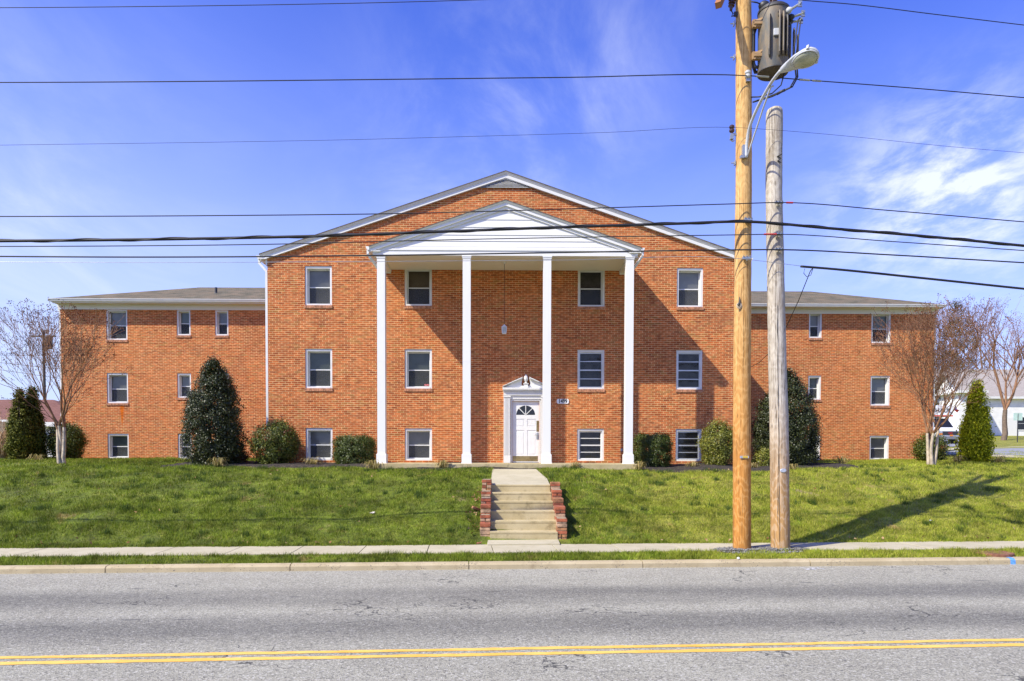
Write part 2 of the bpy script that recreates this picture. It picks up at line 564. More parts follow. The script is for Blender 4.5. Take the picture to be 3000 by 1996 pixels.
def mat_asphalt():
    m, n, b = new_mat('asphalt')
    tc = n.n('ShaderNodeTexCoord').outputs['Object']           # object space = (t, s, z) of the road
    sp = n.n('ShaderNodeSeparateXYZ', {'Vector': tc})
    S = n.math('ADD', sp.outputs[1], n.math('MULTIPLY', n.math('SUBTRACT', n.noise(n.mapping(tc, (0.25, 1, 1)), 0.7, 3), 0.5), 0.35))
    c = n.mix(n.ramp(n.noise(tc, 0.8, 6, 0.65), 0.3, 0.7), (0.290, 0.276, 0.212), (0.352, 0.338, 0.260))
    long = n.noise(n.mapping(tc, (0.06, 1.6, 1)), 1.0, 5, 0.6)
    c = n.mix(n.ramp(long, 0.5, 0.8, 0, 0.30), c, (0.19, 0.185, 0.17))

    def band(s0, w, k):
        d = n.math('ABSOLUTE', n.math('SUBTRACT', S, s0))
        return n.math('MULTIPLY', n.ramp(d, w, w * 0.15), k)
    wear = n.math('ADD', n.math('ADD', band(-2.25, 0.95, 0.80), band(-4.0, 0.85, 0.80)), n.math('ADD', band(-7.0, 0.8, 0.5), band(-8.9, 0.8, 0.5)))
    wear = n.math('MULTIPLY', wear, n.ramp(n.noise(n.mapping(tc, (0.12, 0.8, 1)), 1.3, 4), 0.25, 0.6, 0.45, 1.0))
    c = n.mix(n.math('MULTIPLY', wear, 0.5), c, (0.150, 0.146, 0.128))
    edge = n.ramp(S, -1.1, -0.1, 0.0, 0.45)
    c = n.mix(edge, c, (0.39, 0.37, 0.285))
    v1 = n.n('ShaderNodeTexVoronoi', {'Vector': tc, 'Scale': 74.0})
    v2 = n.n('ShaderNodeTexVoronoi', {'Vector': tc, 'Scale': 46.0})
    gr = n.noise(tc, 130, 2, 0.7)
    rnd = n.n('ShaderNodeSeparateColor', {'Color': v1.outputs['Color']}).outputs[0]
    rnd2 = n.n('ShaderNodeSeparateColor', {'Color': v2.outputs['Color']}).outputs[0]
    c = n.mix(n.ramp(rnd, 0.62, 0.95, 0, 0.50), c, (0.50, 0.48, 0.38))
    c = n.mix(n.ramp(rnd, 0.42, 0.05, 0, 0.54), c, (0.075, 0.072, 0.066))
    c = n.mix(n.ramp(rnd2, 0.86, 0.97, 0, 0.5), c, (0.58, 0.56, 0.48))
    c = n.mix(n.ramp(rnd2, 0.10, 0.02, 0, 0.5), c, (0.05, 0.05, 0.055))
    c = n.mix(n.math('MULTIPLY', wear, 0.74), c, n.mix(0.55, c, (0.02, 0.02, 0.022)))
    # cracks: thin, only here and there
    wv = n.n('ShaderNodeVectorMath', {0: tc, 1: n.n('ShaderNodeTexNoise', {'Vector': tc, 'Scale': 2.2, 'Detail': 4.0}).outputs['Color']}, operation='ADD').outputs[0]
    ck = n.n('ShaderNodeTexVoronoi', {'Vector': n.mapping(wv, (0.42, 1.0, 1)), 'Scale': 0.9}, feature='DISTANCE_TO_EDGE').outputs['Distance']
    cm = n.math('MULTIPLY', n.ramp(ck, 0.011, 0.003), n.ramp(n.noise(n.mapping(tc, (1, 1, 1), (9, 2, 0)), 0.42, 2), 0.52, 0.60))
    c = n.mix(n.math('MULTIPLY', cm, 0.85), c, (0.04, 0.04, 0.04))
    # oil spots, stretched along the road
    oil = n.n('ShaderNodeTexVoronoi', {'Vector': n.mapping(tc, (0.55, 2.6, 1)), 'Scale': 1.15}).outputs['Distance']
    om = n.math('MULTIPLY', n.ramp(n.math('ADD', oil, n.math('MULTIPLY', n.noise(tc, 7, 3), 0.10)), 0.15, 0.115), n.ramp(n.noise(tc, 0.6, 2), 0.44, 0.52))
    c = n.mix(n.math('MULTIPLY', om, 0.6), c, (0.05, 0.05, 0.055))
    setin(n, b, Base_Color=c, Roughness=0.88)
    b.inputs['Specular IOR Level'].default_value = 0.3
    bump(n, b, n.math('ADD', v1.outputs['Distance'], gr), 0.75, 0.008)
    return m


def mat_line():
    m, n, b = new_mat('yellow_road_paint')
    tc = n.n('ShaderNodeTexCoord').outputs['Object']
    f = n.noise(tc, 30, 5, 0.75)
    c = n.mix(n.ramp(n.noise(tc, 3, 4), 0.3, 0.7), (0.72, 0.40, 0.055), (0.80, 0.50, 0.11))
    c = n.mix(n.ramp(f, 0.59, 0.68, 0, 0.8), c, (0.28, 0.23, 0.14))
    setin(n, b, Base_Color=c, Roughness=0.8)
    bump(n, b, n.noise(tc, 110, 2), 0.5, 0.006)
    return m


def mat_leaf(name, cols, rough=0.5, spec=0.4, trans=0.25, patch=None):
    """foliage: every leaf its own tone, patches of other tones over the plant"""
    m, n, b = new_mat(name)
    tc = n.n('ShaderNodeTexCoord').outputs['Object']
    geo = n.n('ShaderNodeNewGeometry').outputs['Random Per Island']
    cr = n.n('ShaderNodeValToRGB')
    n.t.links.new(geo, cr.inputs[0])
    el = cr.color_ramp.elements
    el[0].position, el[0].color = 0.0, (*cols[0], 1)
    el[1].position, el[1].color = 1.0, (*cols[-1], 1)
    for i, c in enumerate(cols[1:-1]):
        e = el.new((i + 1) / (len(cols) - 1))
        e.color = (*c, 1)
    c = cr.outputs[0]
    if patch:
        pc, ps, lo, hi = patch
        c = n.mix(n.ramp(n.noise(tc, ps, 3), lo, hi, 0, 0.8), c, pc)
    setin(n, b, Base_Color=c, Roughness=rough)
    b.inputs['Specular IOR Level'].default_value = spec
    if trans:
        out = [x for x in n.t.nodes if x.type == 'OUTPUT_MATERIAL'][0]
        tr = n.n('ShaderNodeBsdfTranslucent', {'Color': c})
        mx = n.n('ShaderNodeMixShader', {0: trans})
        n.t.links.new(b.outputs[0], mx.inputs[1])
        n.t.links.new(tr.outputs[0], mx.inputs[2])
        n.t.links.new(mx.outputs[0], out.inputs[0])
    return m


def mat_grass(name, blade=True):
    m, n, b = new_mat(name)
    tc = n.n('ShaderNodeTexCoord').outputs['Object']
    sp = n.n('ShaderNodeSeparateXYZ', {'Vector': tc})
    big = n.noise(tc, 0.55, 4, 0.6)
    med = n.noise(n.mapping(tc, (1, 1, 1), (4, 9, 0)), 2.6, 4, 0.6)
    right = n.ramp(sp.outputs[0], 0.0, 5.0)
    c = n.mix(n.ramp(big, 0.35, 0.65), (0.130, 0.170, 0.010), (0.195, 0.24, 0.015))
    yel = n.math('MULTIPLY', n.ramp(n.math('ADD', med, n.math('MULTIPLY', right, 0.20)), 0.48, 0.70), n.math('ADD', n.math('MULTIPLY', right, 0.50), 0.35))
    c = n.mix(yel, c, (0.36, 0.31, 0.050))
    if blade:
        geo = n.n('ShaderNodeNewGeometry').outputs['Random Per Island']
        cr = n.n('ShaderNodeValToRGB')
        n.t.links.new(geo, cr.inputs[0])
        el = cr.color_ramp.elements
        el[0].position, el[0].color = 0.0, (0.055, 0.10, 0.009, 1)
        el[1].position, el[1].color = 1.0, (0.50, 0.43, 0.17, 1)
        for p, q in ((0.3, (0.11, 0.165, 0.009, 1)), (0.62, (0.19, 0.235, 0.015, 1)), (0.84, (0.31, 0.33, 0.045, 1)), (0.93, (0.38, 0.33, 0.10, 1))):
            e = el.new(p)
            e.color = q
        c = n.mix(1.0, n.mix(0.62, c, cr.outputs[0]), (1.0, 1.06, 0.88), 'MULTIPLY')
    else:
        f = n.noise(tc, 34, 4, 0.7)
        c = n.mix(n.ramp(f, 0.3, 0.7), (0.06, 0.08, 0.012), c)
        c = n.mix(n.ramp(n.noise(tc, 1.3, 5), 0.64, 0.74, 0, 0.7), c, (0.26, 0.20, 0.10))
        bump(n, b, f, 0.8, 0.03)
    v1 = n.noise(n.mapping(tc, (1, 1, 1), (31, 7, 0)), 1.5, 5, 0.65)
    v2 = n.noise(n.mapping(tc, (1, 1, 1), (3, 17, 0)), 6.0, 3, 0.6)
    k = n.math('ADD', n.ramp(v1, 0.28, 0.72, 0.62, 1.30), n.ramp(v2, 0.3, 0.7, -0.22, 0.22))
    k = n.math('ADD', k, n.math('MULTIPLY', right, 0.28))
    cv = n.n('ShaderNodeVectorMath', {0: c, 'Scale': k}, operation='SCALE').outputs[0]
    c = n.mix(n.math('MULTIPLY', n.ramp(n.noise(n.mapping(tc, (1, 1, 1), (13, 5, 0)), 1.1, 5, 0.7), 0.62, 0.70), 0.75), cv, (0.36, 0.25, 0.09))
    setin(n, b, Base_Color=c, Roughness=0.75)
    b.inputs['Specular IOR Level'].default_value = 0.25
    if blade:
        out = [x for x in n.t.nodes if x.type == 'OUTPUT_MATERIAL'][0]
        tr = n.n('ShaderNodeBsdfTranslucent', {'Color': c})
        mx = n.n('ShaderNodeMixShader', {0: 0.3})
        n.t.links.new(b.outputs[0], mx.inputs[1])
        n.t.links.new(tr.outputs[0], mx.inputs[2])
        n.t.links.new(mx.outputs[0], out.inputs[0])
    return m


def mat_pole(name, c1, c2, dark, dark_low=None):
    m, n, b = new_mat(name)
    tc = n.n('ShaderNodeTexCoord').outputs['Object']
    g = n.noise(n.mapping(tc, (16, 16, 0.9)), 2.0, 6, 0.65, 0.8)
    g2 = n.noise(n.mapping(tc, (40, 40, 1.5)), 2.0, 4, 0.6, 0.3)
    c = n.mix(n.ramp(g, 0.3, 0.7), c1, c2)
    if dark_low:
        sp = n.n('ShaderNodeSeparateXYZ', {'Vector': tc})
        h = n.math('ADD', sp.outputs[2], n.math('MULTIPLY', n.math('SUBTRACT', g, 0.5), 1.6))
        c = n.mix(n.ramp(h, dark_low[1], dark_low[2], 0.9, 0.0), c, n.mix(n.ramp(g, 0.3, 0.7), tuple(x * 0.78 for x in dark_low[0]), tuple(min(x * 1.25, .9) for x in dark_low[0])))
    c = n.mix(n.ramp(g2, 0.55, 0.75, 0, 0.55), c, dark)
    kn = n.n('ShaderNodeTexVoronoi', {'Vector': n.mapping(tc, (3.2, 3.2, 1.5)), 'Scale': 1.3}).outputs['Distance']
    c = n.mix(n.ramp(n.math('ADD', kn, n.math('MULTIPLY', g, 0.08)), 0.17, 0.11, 0, 0.55), c, tuple(x * 0.5 for x in dark))
    chk = n.noise(n.mapping(tc, (55, 55, 0.7)), 1.0, 3, 0.5, 0.25)
    c = n.mix(n.ramp(chk, 0.58, 0.66, 0, 0.85), c, tuple(x * 0.38 for x in dark))
    ring = n.n('ShaderNodeTexWave', {'Vector': n.mapping(tc, (0.9, 0.9, 0.30)), 'Scale': 5.0, 'Distortion': 14.0, 'Detail': 4.0, 'Detail Scale': 1.6}, wave_type='RINGS').outputs['Fac']
    c = n.mix(n.ramp(ring, 0.62, 0.95, 0, 0.20), c, tuple(min(x * 1.2, .9) for x in c2))
    c = n.mix(n.ramp(ring, 0.30, 0.05, 0, 0.16), c, dark)
    blot = n.noise(n.mapping(tc, (2.5, 2.5, 0.7)), 1.4, 4, 0.6)
    c = n.mix(n.ramp(blot, 0.5, 0.75, 0, 0.55), c, dark)
    setin(n, b, Base_Color=c, Roughness=0.85)
    b.inputs['Specular IOR Level'].default_value = 0.25
    bump(n, b, n.math('ADD', g, g2), 0.55, 0.012)
    return m


def mat_glass(name, tint=0.75):
    m = bpy.data.materials.new(name)
    m.use_nodes = True
    t = m.node_tree
    t.nodes.clear()
    n = NT(t)
    out = n.n('ShaderNodeOutputMaterial')
    tc = n.n('ShaderNodeTexCoord').outputs['Object']
    bp = n.n('ShaderNodeBump', {'Height': n.noise(tc, 2.2, 2), 'Strength': 0.05, 'Distance': 0.05})
    tr = n.n('ShaderNodeBsdfTransparent', {'Color': (tint, tint * 1.01, tint, 1)})
    gl = n.n('ShaderNodeBsdfGlossy', {'Color': (0.9, 0.93, 0.95, 1), 'Roughness': 0.03, 'Normal': bp.outputs[0]})
    fr = n.n('ShaderNodeFresnel', {'IOR': 1.5})
    mx = n.n('ShaderNodeMixShader', {0: n.math('ADD', n.math('MULTIPLY', fr.outputs[0], 0.75), 0.005, clamp=True)})
    t.links.new(tr.outputs[0], mx.inputs[1])
    t.links.new(gl.outputs[0], mx.inputs[2])
    t.links.new(mx.outputs[0], out.inputs[0])
    return m


def mat_mulch():
    m, n, b = new_mat('mulch')
    tc = n.n('ShaderNodeTexCoord').outputs['Object']
    v = n.n('ShaderNodeTexVoronoi', {'Vector': tc, 'Scale': 22.0})
    r = n.n('ShaderNodeSeparateColor', {'Color': v.outputs['Color']}).outputs[0]
    c = n.mix(r, (0.014, 0.011, 0.008), (0.060, 0.046, 0.032))
    c = n.mix(n.ramp(n.noise(tc, 8, 3), 0.6, 0.7, 0, 0.5), c, (0.16, 0.12, 0.08))
    setin(n, b, Base_Color=c, Roughness=0.95)
    bump(n, b, v.outputs['Distance'], 1.0, 0.03)
    return m


def mat_siding(name, col, pitch):
    m, n, b = new_mat(name)
    tc = n.n('ShaderNodeTexCoord').outputs['Object']
    sp = n.n('ShaderNodeSeparateXYZ', {'Vector': tc})
    fr = n.math('FRACT', n.math('DIVIDE', sp.outputs[2], pitch))
    f = n.noise(tc, 1.5, 4)
    c = n.mix(n.ramp(f, 0.3, 0.7), col, tuple(x * 0.86 for x in col))
    setin(n, b, Base_Color=c, Roughness=0.6)
    bump(n, b, fr, 0.35, 0.02)
    return m


BRICK = mat_brick()
BRICK_SILL = plain('sill_brick', (0.42, 0.19, 0.10), 0.9, 0.45, 14, bumpy=0.5)
BRICK_CHEEK = [plain('cheek_brick', (0.30, 0.088, 0.040), 0.9, 0.45, 7, bumpy=0.6),
               plain('cheek_brick_pale', (0.36, 0.23, 0.14), 0.9, 0.45, 9, bumpy=0.6),
               plain('cheek_brick_buff', (0.33, 0.155, 0.065), 0.9, 0.45, 7, bumpy=0.6),
               plain('cheek_mortar', (0.30, 0.23, 0.14), 0.95, 0.3, 14, bumpy=0.5)]
WHITE = mat_white()
WHITE_COL = mat_white('white_column_paint', (0.74, 0.73, 0.69))
CREAM = mat_white('cream_soffit_paint', (0.74, 0.72, 0.62))
SASH = plain('white_vinyl', (0.68, 0.675, 0.64), 0.45, 0.06)
ALU = plain('mill_aluminium', (0.55, 0.57, 0.60), 0.4, 0.12, metal=0.6)
SHINGLE = mat_shingle('wing_shingle', (0.085, 0.078, 0.05), (0.18, 0.158, 0.11), (0.21, 0.16, 0.105))
SHINGLE_D = mat_shingle('main_shingle', (0.10, 0.09, 0.08), (0.17, 0.15, 0.13), (0.15, 0.13, 0.11))
CONC_STEP = mat_concrete('step_concrete', (0.42, 0.34, 0.175), (0.52, 0.44, 0.26), (0.13, 0.10, 0.05))
CONC_WALK = mat_concrete('walk_concrete', (0.43, 0.385, 0.255), (0.50, 0.45, 0.31), (0.34, 0.295, 0.185))
CONC_KERB = mat_concrete('kerb_concrete', (0.40, 0.325, 0.19), (0.48, 0.40, 0.25), (0.28, 0.215, 0.125), 0.9)
ASPHALT = mat_asphalt()
LINE = mat_line()
GROUND = mat_grass('lawn_ground', False)
GRASS = mat_grass('grass_blade', True)
MULCH = mat_mulch()
GLASS = mat_glass('window_glass')
DARKM = plain('black_metal', (0.03, 0.03, 0.033), 0.5)
WIRE = plain('black_wire', (0.012, 0.012, 0.014), 0.6, 0.2)
STEEL = plain('galvanised_steel', (0.42, 0.44, 0.45), 0.4, 0.15, metal=0.7)
BRASS = plain('brass', (0.36, 0.27, 0.12), 0.38, 0.25, 6, metal=0.8)
BLACKINK = plain('black_ink', (0.015, 0.015, 0.015), 0.6)
RED = plain('red_plastic', (0.45, 0.03, 0.03), 0.5)
DIRT = plain('bare_dirt', (0.25, 0.17, 0.09), 0.95, 0.3, 8, bumpy=0.6)
SHADES = [plain('grey_roller_shade', (0.40, 0.385, 0.35), 0.85, 0.1), plain('green_grey_blind', (0.25, 0.275, 0.22), 0.85, 0.1),
          plain('dark_curtain', (0.07, 0.065, 0.06), 0.9, 0.35, 4), plain('pale_blind', (0.52, 0.51, 0.47), 0.85, 0.08),
          plain('brown_shade', (0.17, 0.13, 0.085), 0.85, 0.15)]
SCREENM = plain('insect_screen', (0.10, 0.105, 0.11), 0.9, 0.08)

# ------------------------------------------------------------------ ground, road, pavements
def grid_axis(segs):
    a = []
    for lo, hi, st_ in segs:
        a += list(np.arange(lo, hi, st_))
    return np.array(a + [segs[-1][1]])


def build_ground():
    ts = grid_axis([(-600, -80, 40), (-80, -24, 4), (-24, 30, 0.5), (30, 90, 3), (90, 600, 40)])
    ss = grid_axis([(-410, -30, 38), (-30, -11, 2), (-11, -0.2, 0.9), (-0.2, 1.6, 0.1), (1.6, 6, 0.16), (6, 14, 0.4), (14, 40, 0.8), (40, 100, 4), (100, 400, 30)])
    T, S = np.meshgrid(ts, ss, indexing='ij')
    X = R0.x + RD.x * T + RN.x * S
    Y = R0.y + RD.y * T + RN.y * S
    Z = terr(X, Y)
    V = np.stack([X, Y, Z], -1).reshape(-1, 3)
    nt, ns = len(ts), len(ss)
    fs = [(i * ns + j, (i + 1) * ns + j, (i + 1) * ns + j + 1, i * ns + j + 1) for i in range(nt - 1) for j in range(ns - 1)]
    me = bpy.data.meshes.new('ground')
    me.from_pydata([tuple(p) for p in V], [], fs)
    me.materials.append(GROUND)
    me.polygons.foreach_set('use_smooth', [True] * len(me.polygons))
    o = bpy.data.objects.new('ground', me)
    COL.objects.link(o)
    o['kind'] = 'structure'


build_ground()


def road_obj(mb, name, mats, kind='structure', z=0.0, bevel=0.0):
    o = mb.build(name, mats, bevel=bevel)
    o.location = (R0.x, R0.y, z)
    o.rotation_euler = (0, 0, PHI)
    if kind:
        o['kind'] = kind
    return o


m_ = MB()
m_.add([(-600, -10.3, 0), (600, -10.3, 0), (600, 0.03, 0), (-600, 0.03, 0)], [(0, 1, 2, 3)])
road_obj(m_, 'road', ASPHALT)


def line_strip(s, w, name):
    mb = MB()
    ts = np.concatenate([np.arange(-60, -9, 2.0), np.arange(-9, 11, 0.045), np.arange(11, 60, 2.0)])
    rr = random.Random(int(s * 100))
    a = b = 0.0
    vs = []
    for t in ts:
        a = 0.72 * a + rr.uniform(-0.006, 0.006)
        b = 0.72 * b + rr.uniform(-0.006, 0.006)
        vs += [(t, s - w / 2 + a, 0.004), (t, s + w / 2 + b, 0.004)]
    mb.add(vs, [(2 * i, 2 * i + 2, 2 * i + 3, 2 * i + 1) for i in range(len(ts) - 1)])
    return mb


_pa, _pb = ground_hit(1500, 1902.3, 5, 12), ground_hit(1500, 1918.0, 5, 12)
S_A, S_B = -5.0, -5.22
for i_, (py_) in enumerate((1901.6, 1917.4)):
    r_ = ray(1500, py_)
    k_ = -HC / r_.z
    p_ = EYE + r_ * k_
    if i_ == 0:
        S_A = st(p_.x, p_.y)[1]
    else:
        S_B = st(p_.x, p_.y)[1]
mbl = line_strip(S_A, 0.092, 'a')
mbl2 = line_strip(S_B, 0.097, 'b')
mbl.add(mbl2.v, mbl2.f)
road_obj(mbl, 'road_marking', LINE)

# kerb: long cast pieces, joints where the photo shows them
joints = []
for px in (307, 849, 1373.5, 1884, 2375, 2896):
    p = road_pl(px, 1655, 0.0)
    joints.append(st(p.x, p.y)[0])
stepj = (joints[-1] - joints[0]) / (len(joints) - 1)
lft = [joints[0] - stepj * k for k in range(14, 0, -1)]
rgt = [joints[-1] + stepj * k for k in range(1, 15)]
jj = lft + joints + rgt
m_ = MB()
for a, b in zip(jj[:-1], jj[1:]):
    prof = [(0.0, -0.08), (0.012, 0.075), (0.045, 0.108), (0.165, 0.118), (0.165, -0.08)]
    m_.prism([(a + 0.009, y, z) for y, z in prof], (b - a - 0.018, 0, 0))
m_.box(-55, 55, 0.03, 0.15, -0.08, 0.085)
road_obj(m_, 'curb', CONC_KERB)

# pavement slabs
joints = []
for px in (322.7, 509.3, 703.2, 884.8, 1071.3, 1257.2, 1439.8):
    p = road_pl(px, 1597, 1.80)
    joints.append(st(p.x, p.y)[0])
stepj = (joints[-1] - joints[0]) / (len(joints) - 1)
jj = [joints[0] - stepj * k for k in range(20, 0, -1)] + joints + [joints[-1] + stepj * k for k in range(1, 24)]
m_ = MB()
rr = random.Random(3)
for a, b in zip(jj[:-1], jj[1:]):
    z0, z1 = rr.uniform(-0.004, 0.004), rr.uniform(-0.004, 0.004)
    m_.add([(x, y, z) for x, zz in ((a + 0.007, z0), (b - 0.007, z1)) for y in (0.84, 1.93) for z in (0.05, 0.186 + zz)],
           [(0, 1, 3, 2), (4, 6, 7, 5), (0, 4, 5, 1), (2, 3, 7, 6), (0, 2, 6, 4), (1, 5, 7, 3)])
road_obj(m_, 'sidewalk', CONC_WALK, bevel=0.006)

# steps: six risers, read off the photo
tops_y = [1420.2, 1443.8, 1469.3, 1497.3, 1527.0, 1558.4]
ST_D = [16.44, 16.03, 15.67, 15.25, 14.92, 14.58]
ST_Z = [at_y(1525, py, d).z for py, d in zip(tops_y, ST_D)]
XL = [-0.495 + 0.007 * i for i in range(6)]
XR = [0.905 + 0.0125 * i for i in range(6)]
steps = thing('concrete_steps', 'flight of six weathered concrete steps climbing the lawn bank', 'steps', (0.2, 14.6, 0.2))
for i in range(6):
    m_ = MB()
    zb = (ST_Z[i + 1] if i < 5 else 0.19)
    yb = ST_D[i - 1] + 0.05 if i else ST_D[0] + 0.32
    sk = 0.019
    vs = []
    for x, y, z in [(XL[i], ST_D[i], 0), (XR[i], ST_D[i], 0), (XR[i], yb, 0), (XL[i], yb, 0)]:
        vs.append((x, y + sk * x, z))
    lo = [(x, y + (0.010 if k < 2 else 0), zb - 0.05) for k, (x, y, z) in enumerate(vs)]
    mid = [(x, y + (0.008 if k < 2 else 0), ST_Z[i] - 0.045) for k, (x, y, z) in enumerate(vs)]
    hi = [(x, y, ST_Z[i] + random.uniform(-0.003, 0.003)) for x, y, z in vs]
    nos = [(x, y, ST_Z[i] - 0.04) for x, y, z in vs]
    allv = lo + mid + nos + hi
    fs = [(3, 2, 1, 0), (12, 13, 14, 15)]
    for k in range(3):
        for j in range(4):
            fs.append((k * 4 + j, k * 4 + (j + 1) % 4, (k + 1) * 4 + (j + 1) % 4, (k + 1) * 4 + j))
    m_.add(allv, fs)
    o = m_.build('step', CONC_STEP, bevel=0.012)
    o.parent = steps
    o.matrix_parent_inverse = Matrix.Translation(-steps.location)
# landing slab at the foot of the steps
m_ = MB()
m_.add([(-0.50, 13.98, 0.0), (0.98, 14.10, 0.0), (0.98, 14.66, 0.0), (-0.50, 14.62, 0.0),
        (-0.50, 13.98, 0.222), (0.98, 14.10, 0.222), (0.98, 14.66, 0.240), (-0.50, 14.62, 0.240)],
       [(3, 2, 1, 0), (4, 5, 6, 7), (0, 1, 5, 4), (1, 2, 6, 5), (2, 3, 7, 6), (3, 0, 4, 7)])
m_.build('landing', CONC_WALK, bevel=0.006)['kind'] = 'structure'

# the walk from the top step to the porch
m_ = MB()
WALK = [(16.46, ST_Z[0], -0.50, 0.90), (17.55, 1.425, -0.52, 0.88), (18.7, 1.52, -0.54, 0.78), (20.15, 1.605, -0.56, 0.70)]
for (ya, za, la, ra), (yb, zb, lb, rb) in zip(WALK[:-1], WALK[1:]):
    g = 0.006
    m_.add([(la, ya + g, za), (ra, ya + g, za), (rb, yb - g, zb), (lb, yb - g, zb),
            (la, ya + g, za - .12), (ra, ya + g, za - .12), (rb, yb - g, zb - .12), (lb, yb - g, zb - .12)],
           [(0, 1, 2, 3), (7, 6, 5, 4), (0, 4, 5, 1), (1, 5, 6, 2), (2, 6, 7, 3), (3, 7, 4, 0)])
m_.build('walkway', CONC_WALK)['kind'] = 'structure'


# brick cheek walls beside the steps
def cheek(label, xs, seed):
    """a stepped low wall of loose old bricks: (y front, x centre, z top)"""
    rr = random.Random(seed)
    mb = MB()
    for (y, xc, zt, zb, yb) in xs:
        z = zb
        while z < zt - 0.02:
            h = min(0.062, zt - z)
            top = z + h + 0.012 >= zt - 0.02
            w = 0.215
            mt = rr.choice([0, 1, 1, 2] if not top else [0, 0, 2])
            jx, jy = rr.uniform(-.006, .006), rr.uniform(-.008, .008)
            if rr.random() < 0.4 and not top:
                mb.box(xc - w / 2 + jx, xc - 0.008 + jx, y + jy, yb, z, z + h, mt)
                mb.box(xc + 0.008 + jx, xc + w / 2 + jx, y + jy, yb, z, z + h, rr.choice([0, 1, 2]))
            else:
                mb.box(xc - w / 2 + jx, xc + w / 2 + jx, y + jy, yb, z, z + h, mt)
            mb.box(xc - w / 2 + .012, xc + w / 2 - .012, y + .012, yb, z + h, z + h + 0.012, 3)
            z += h + 0.012
        if zt - zb > 0.05:
            mb.box(xc - w / 2 - .004, xc + w / 2 + .004, y - .006, yb + 0.02, zt - 0.062, zt, rr.choice([0, 0, 2]))
    o = mb.build('brick_cheek_wall', BRICK_CHEEK, bevel=0.006)
    return tag(o, label, 'step wall', 'brick cheek walls of the steps')


def zoom8(zx, zy, d):
    return at_y(1350 + zx / 2.75, 1050 + zy / 2.75, d)


lw, rw_ = [], []
for (zt, zb, xl, xr, d, db) in ((980, 1082, 172, 243, 16.25, 16.6), (1075, 1132, 167, 240, 15.85, 16.3), (1130, 1190, 164, 238, 15.4, 15.9), (1182, 1270, 160, 238, 15.05, 15.5),
                               (1265, 1345, 158, 236, 14.85, 15.1), (1330, 1412, 157, 235, 14.65, 14.9)):
    p = zoom8((xl + xr) / 2, zt, d)
    q = zoom8((xl + xr) / 2, zb, d)
    lw.append((d, p.x, p.z, min(q.z, tz(p.x, d) - 0.03), db))
for (zt, zb, xl, xr, d, db) in ((1000, 1066, 728, 800, 16.3, 16.65), (1062, 1132, 738, 812, 15.85, 16.35), (1130, 1196, 749, 825, 15.45, 15.9), (1196, 1296, 762, 842, 15.0, 15.5), (1294, 1414, 772, 858, 14.62, 15.05)):
    p = zoom8((xl + xr) / 2, zt, d)
    q = zoom8((xl + xr) / 2, zb, d)
    rw_.append((d, p.x, p.z, min(q.z, tz(p.x, d) - 0.03), db))
cheek('worn brick cheek wall with a spalled face, on the left of the concrete steps', lw, 5)
cheek('stepped brick cheek wall with red capping bricks, on the right of the concrete steps', rw_, 9)
m_ = MB()
p = zoom8(125, 1120, 15.6)
m_.box(-.1, .1, -.045, .045, -.03, .03, 0, Matrix.Translation((p.x, p.y, tz(p.x, p.y) + 0.04)) @ Matrix.Rotation(0.5, 4, 'Z') @ Matrix.Rotation(0.4, 4, 'Y'))
tag(m_.build('brick', BRICK_CHEEK[2], bevel=0.005), 'single loose orange brick lying in the grass beside the steps', 'brick')

# ------------------------------------------------------------------ the apartment building
BLD = thing('apartment_building', 'three storey red brick apartment building with white columned portico and two wings', 'building',
            BO, THETA)
U_L = bl(783.6, 800)[0]
U_RIDGE = bl(1481.6, 499, -0.15)[0]
U_R = 2 * U_RIDGE - U_L + 0.02
APEX_Z = bl(1481.6, 499, -0.15)[1]
EU, EZ = bl(758.2, 743.1, -0.15)
SL = (APEX_Z - EZ) / (U_RIDGE - EU)
EAVE_HALF = U_RIDGE - EU
WD = 7.11                                   # the wings stand this far back
ROWS = [(4.844 + HC, 6.121 + HC), (2.148 + HC, 3.434 + HC), (-0.208 + HC, 0.849 + HC)]
COLS = [(-6.763, -5.884), (-3.519, -2.628), (2.141, 3.024), (5.390, 6.252)]
ZG = 1.5


def roof_z(u):
    return APEX_Z - SL * abs(u - U_RIDGE)


def wall_front(mb, u0, u1, z0, z1, holes, y, rev=0.33, m=0):
    us = sorted({u0, u1, *[h[0] for h in holes], *[h[1] for h in holes]})
    zs = sorted({z0, z1, *[h[2] for h in holes], *[h[3] for h in holes]})
    for a, b in zip(us[:-1], us[1:]):
        for c, d in zip(zs[:-1], zs[1:]):
            mu, mz = (a + b) / 2, (c + d) / 2
            if any(h[0] < mu < h[1] and h[2] < mz < h[3] for h in holes):
                continue
            mb.add([(a, y, c), (b, y, c), (b, y, d), (a, y, d)], [(0, 1, 2, 3)], m)
    for a, b, c, d in holes:
        mb.add([(a, y, c), (b, y, c), (b, y, d), (a, y, d), (a, y + rev, c), (b, y + rev, c), (b, y + rev, d), (a, y + rev, d)],
               [(0, 4, 5, 1), (1, 5, 6, 2), (2, 6, 7, 3), (3, 7, 4, 0)], m)


SCREEN_T = bpy.data.materials.new('screen_mesh')
SCREEN_T.use_nodes = True
_n = NT(SCREEN_T.node_tree)
_b = SCREEN_T.node_tree.nodes['Principled BSDF']
setin(_n, _b, Base_Color=(0.05, 0.052, 0.055), Roughness=0.9, Alpha=0.55)


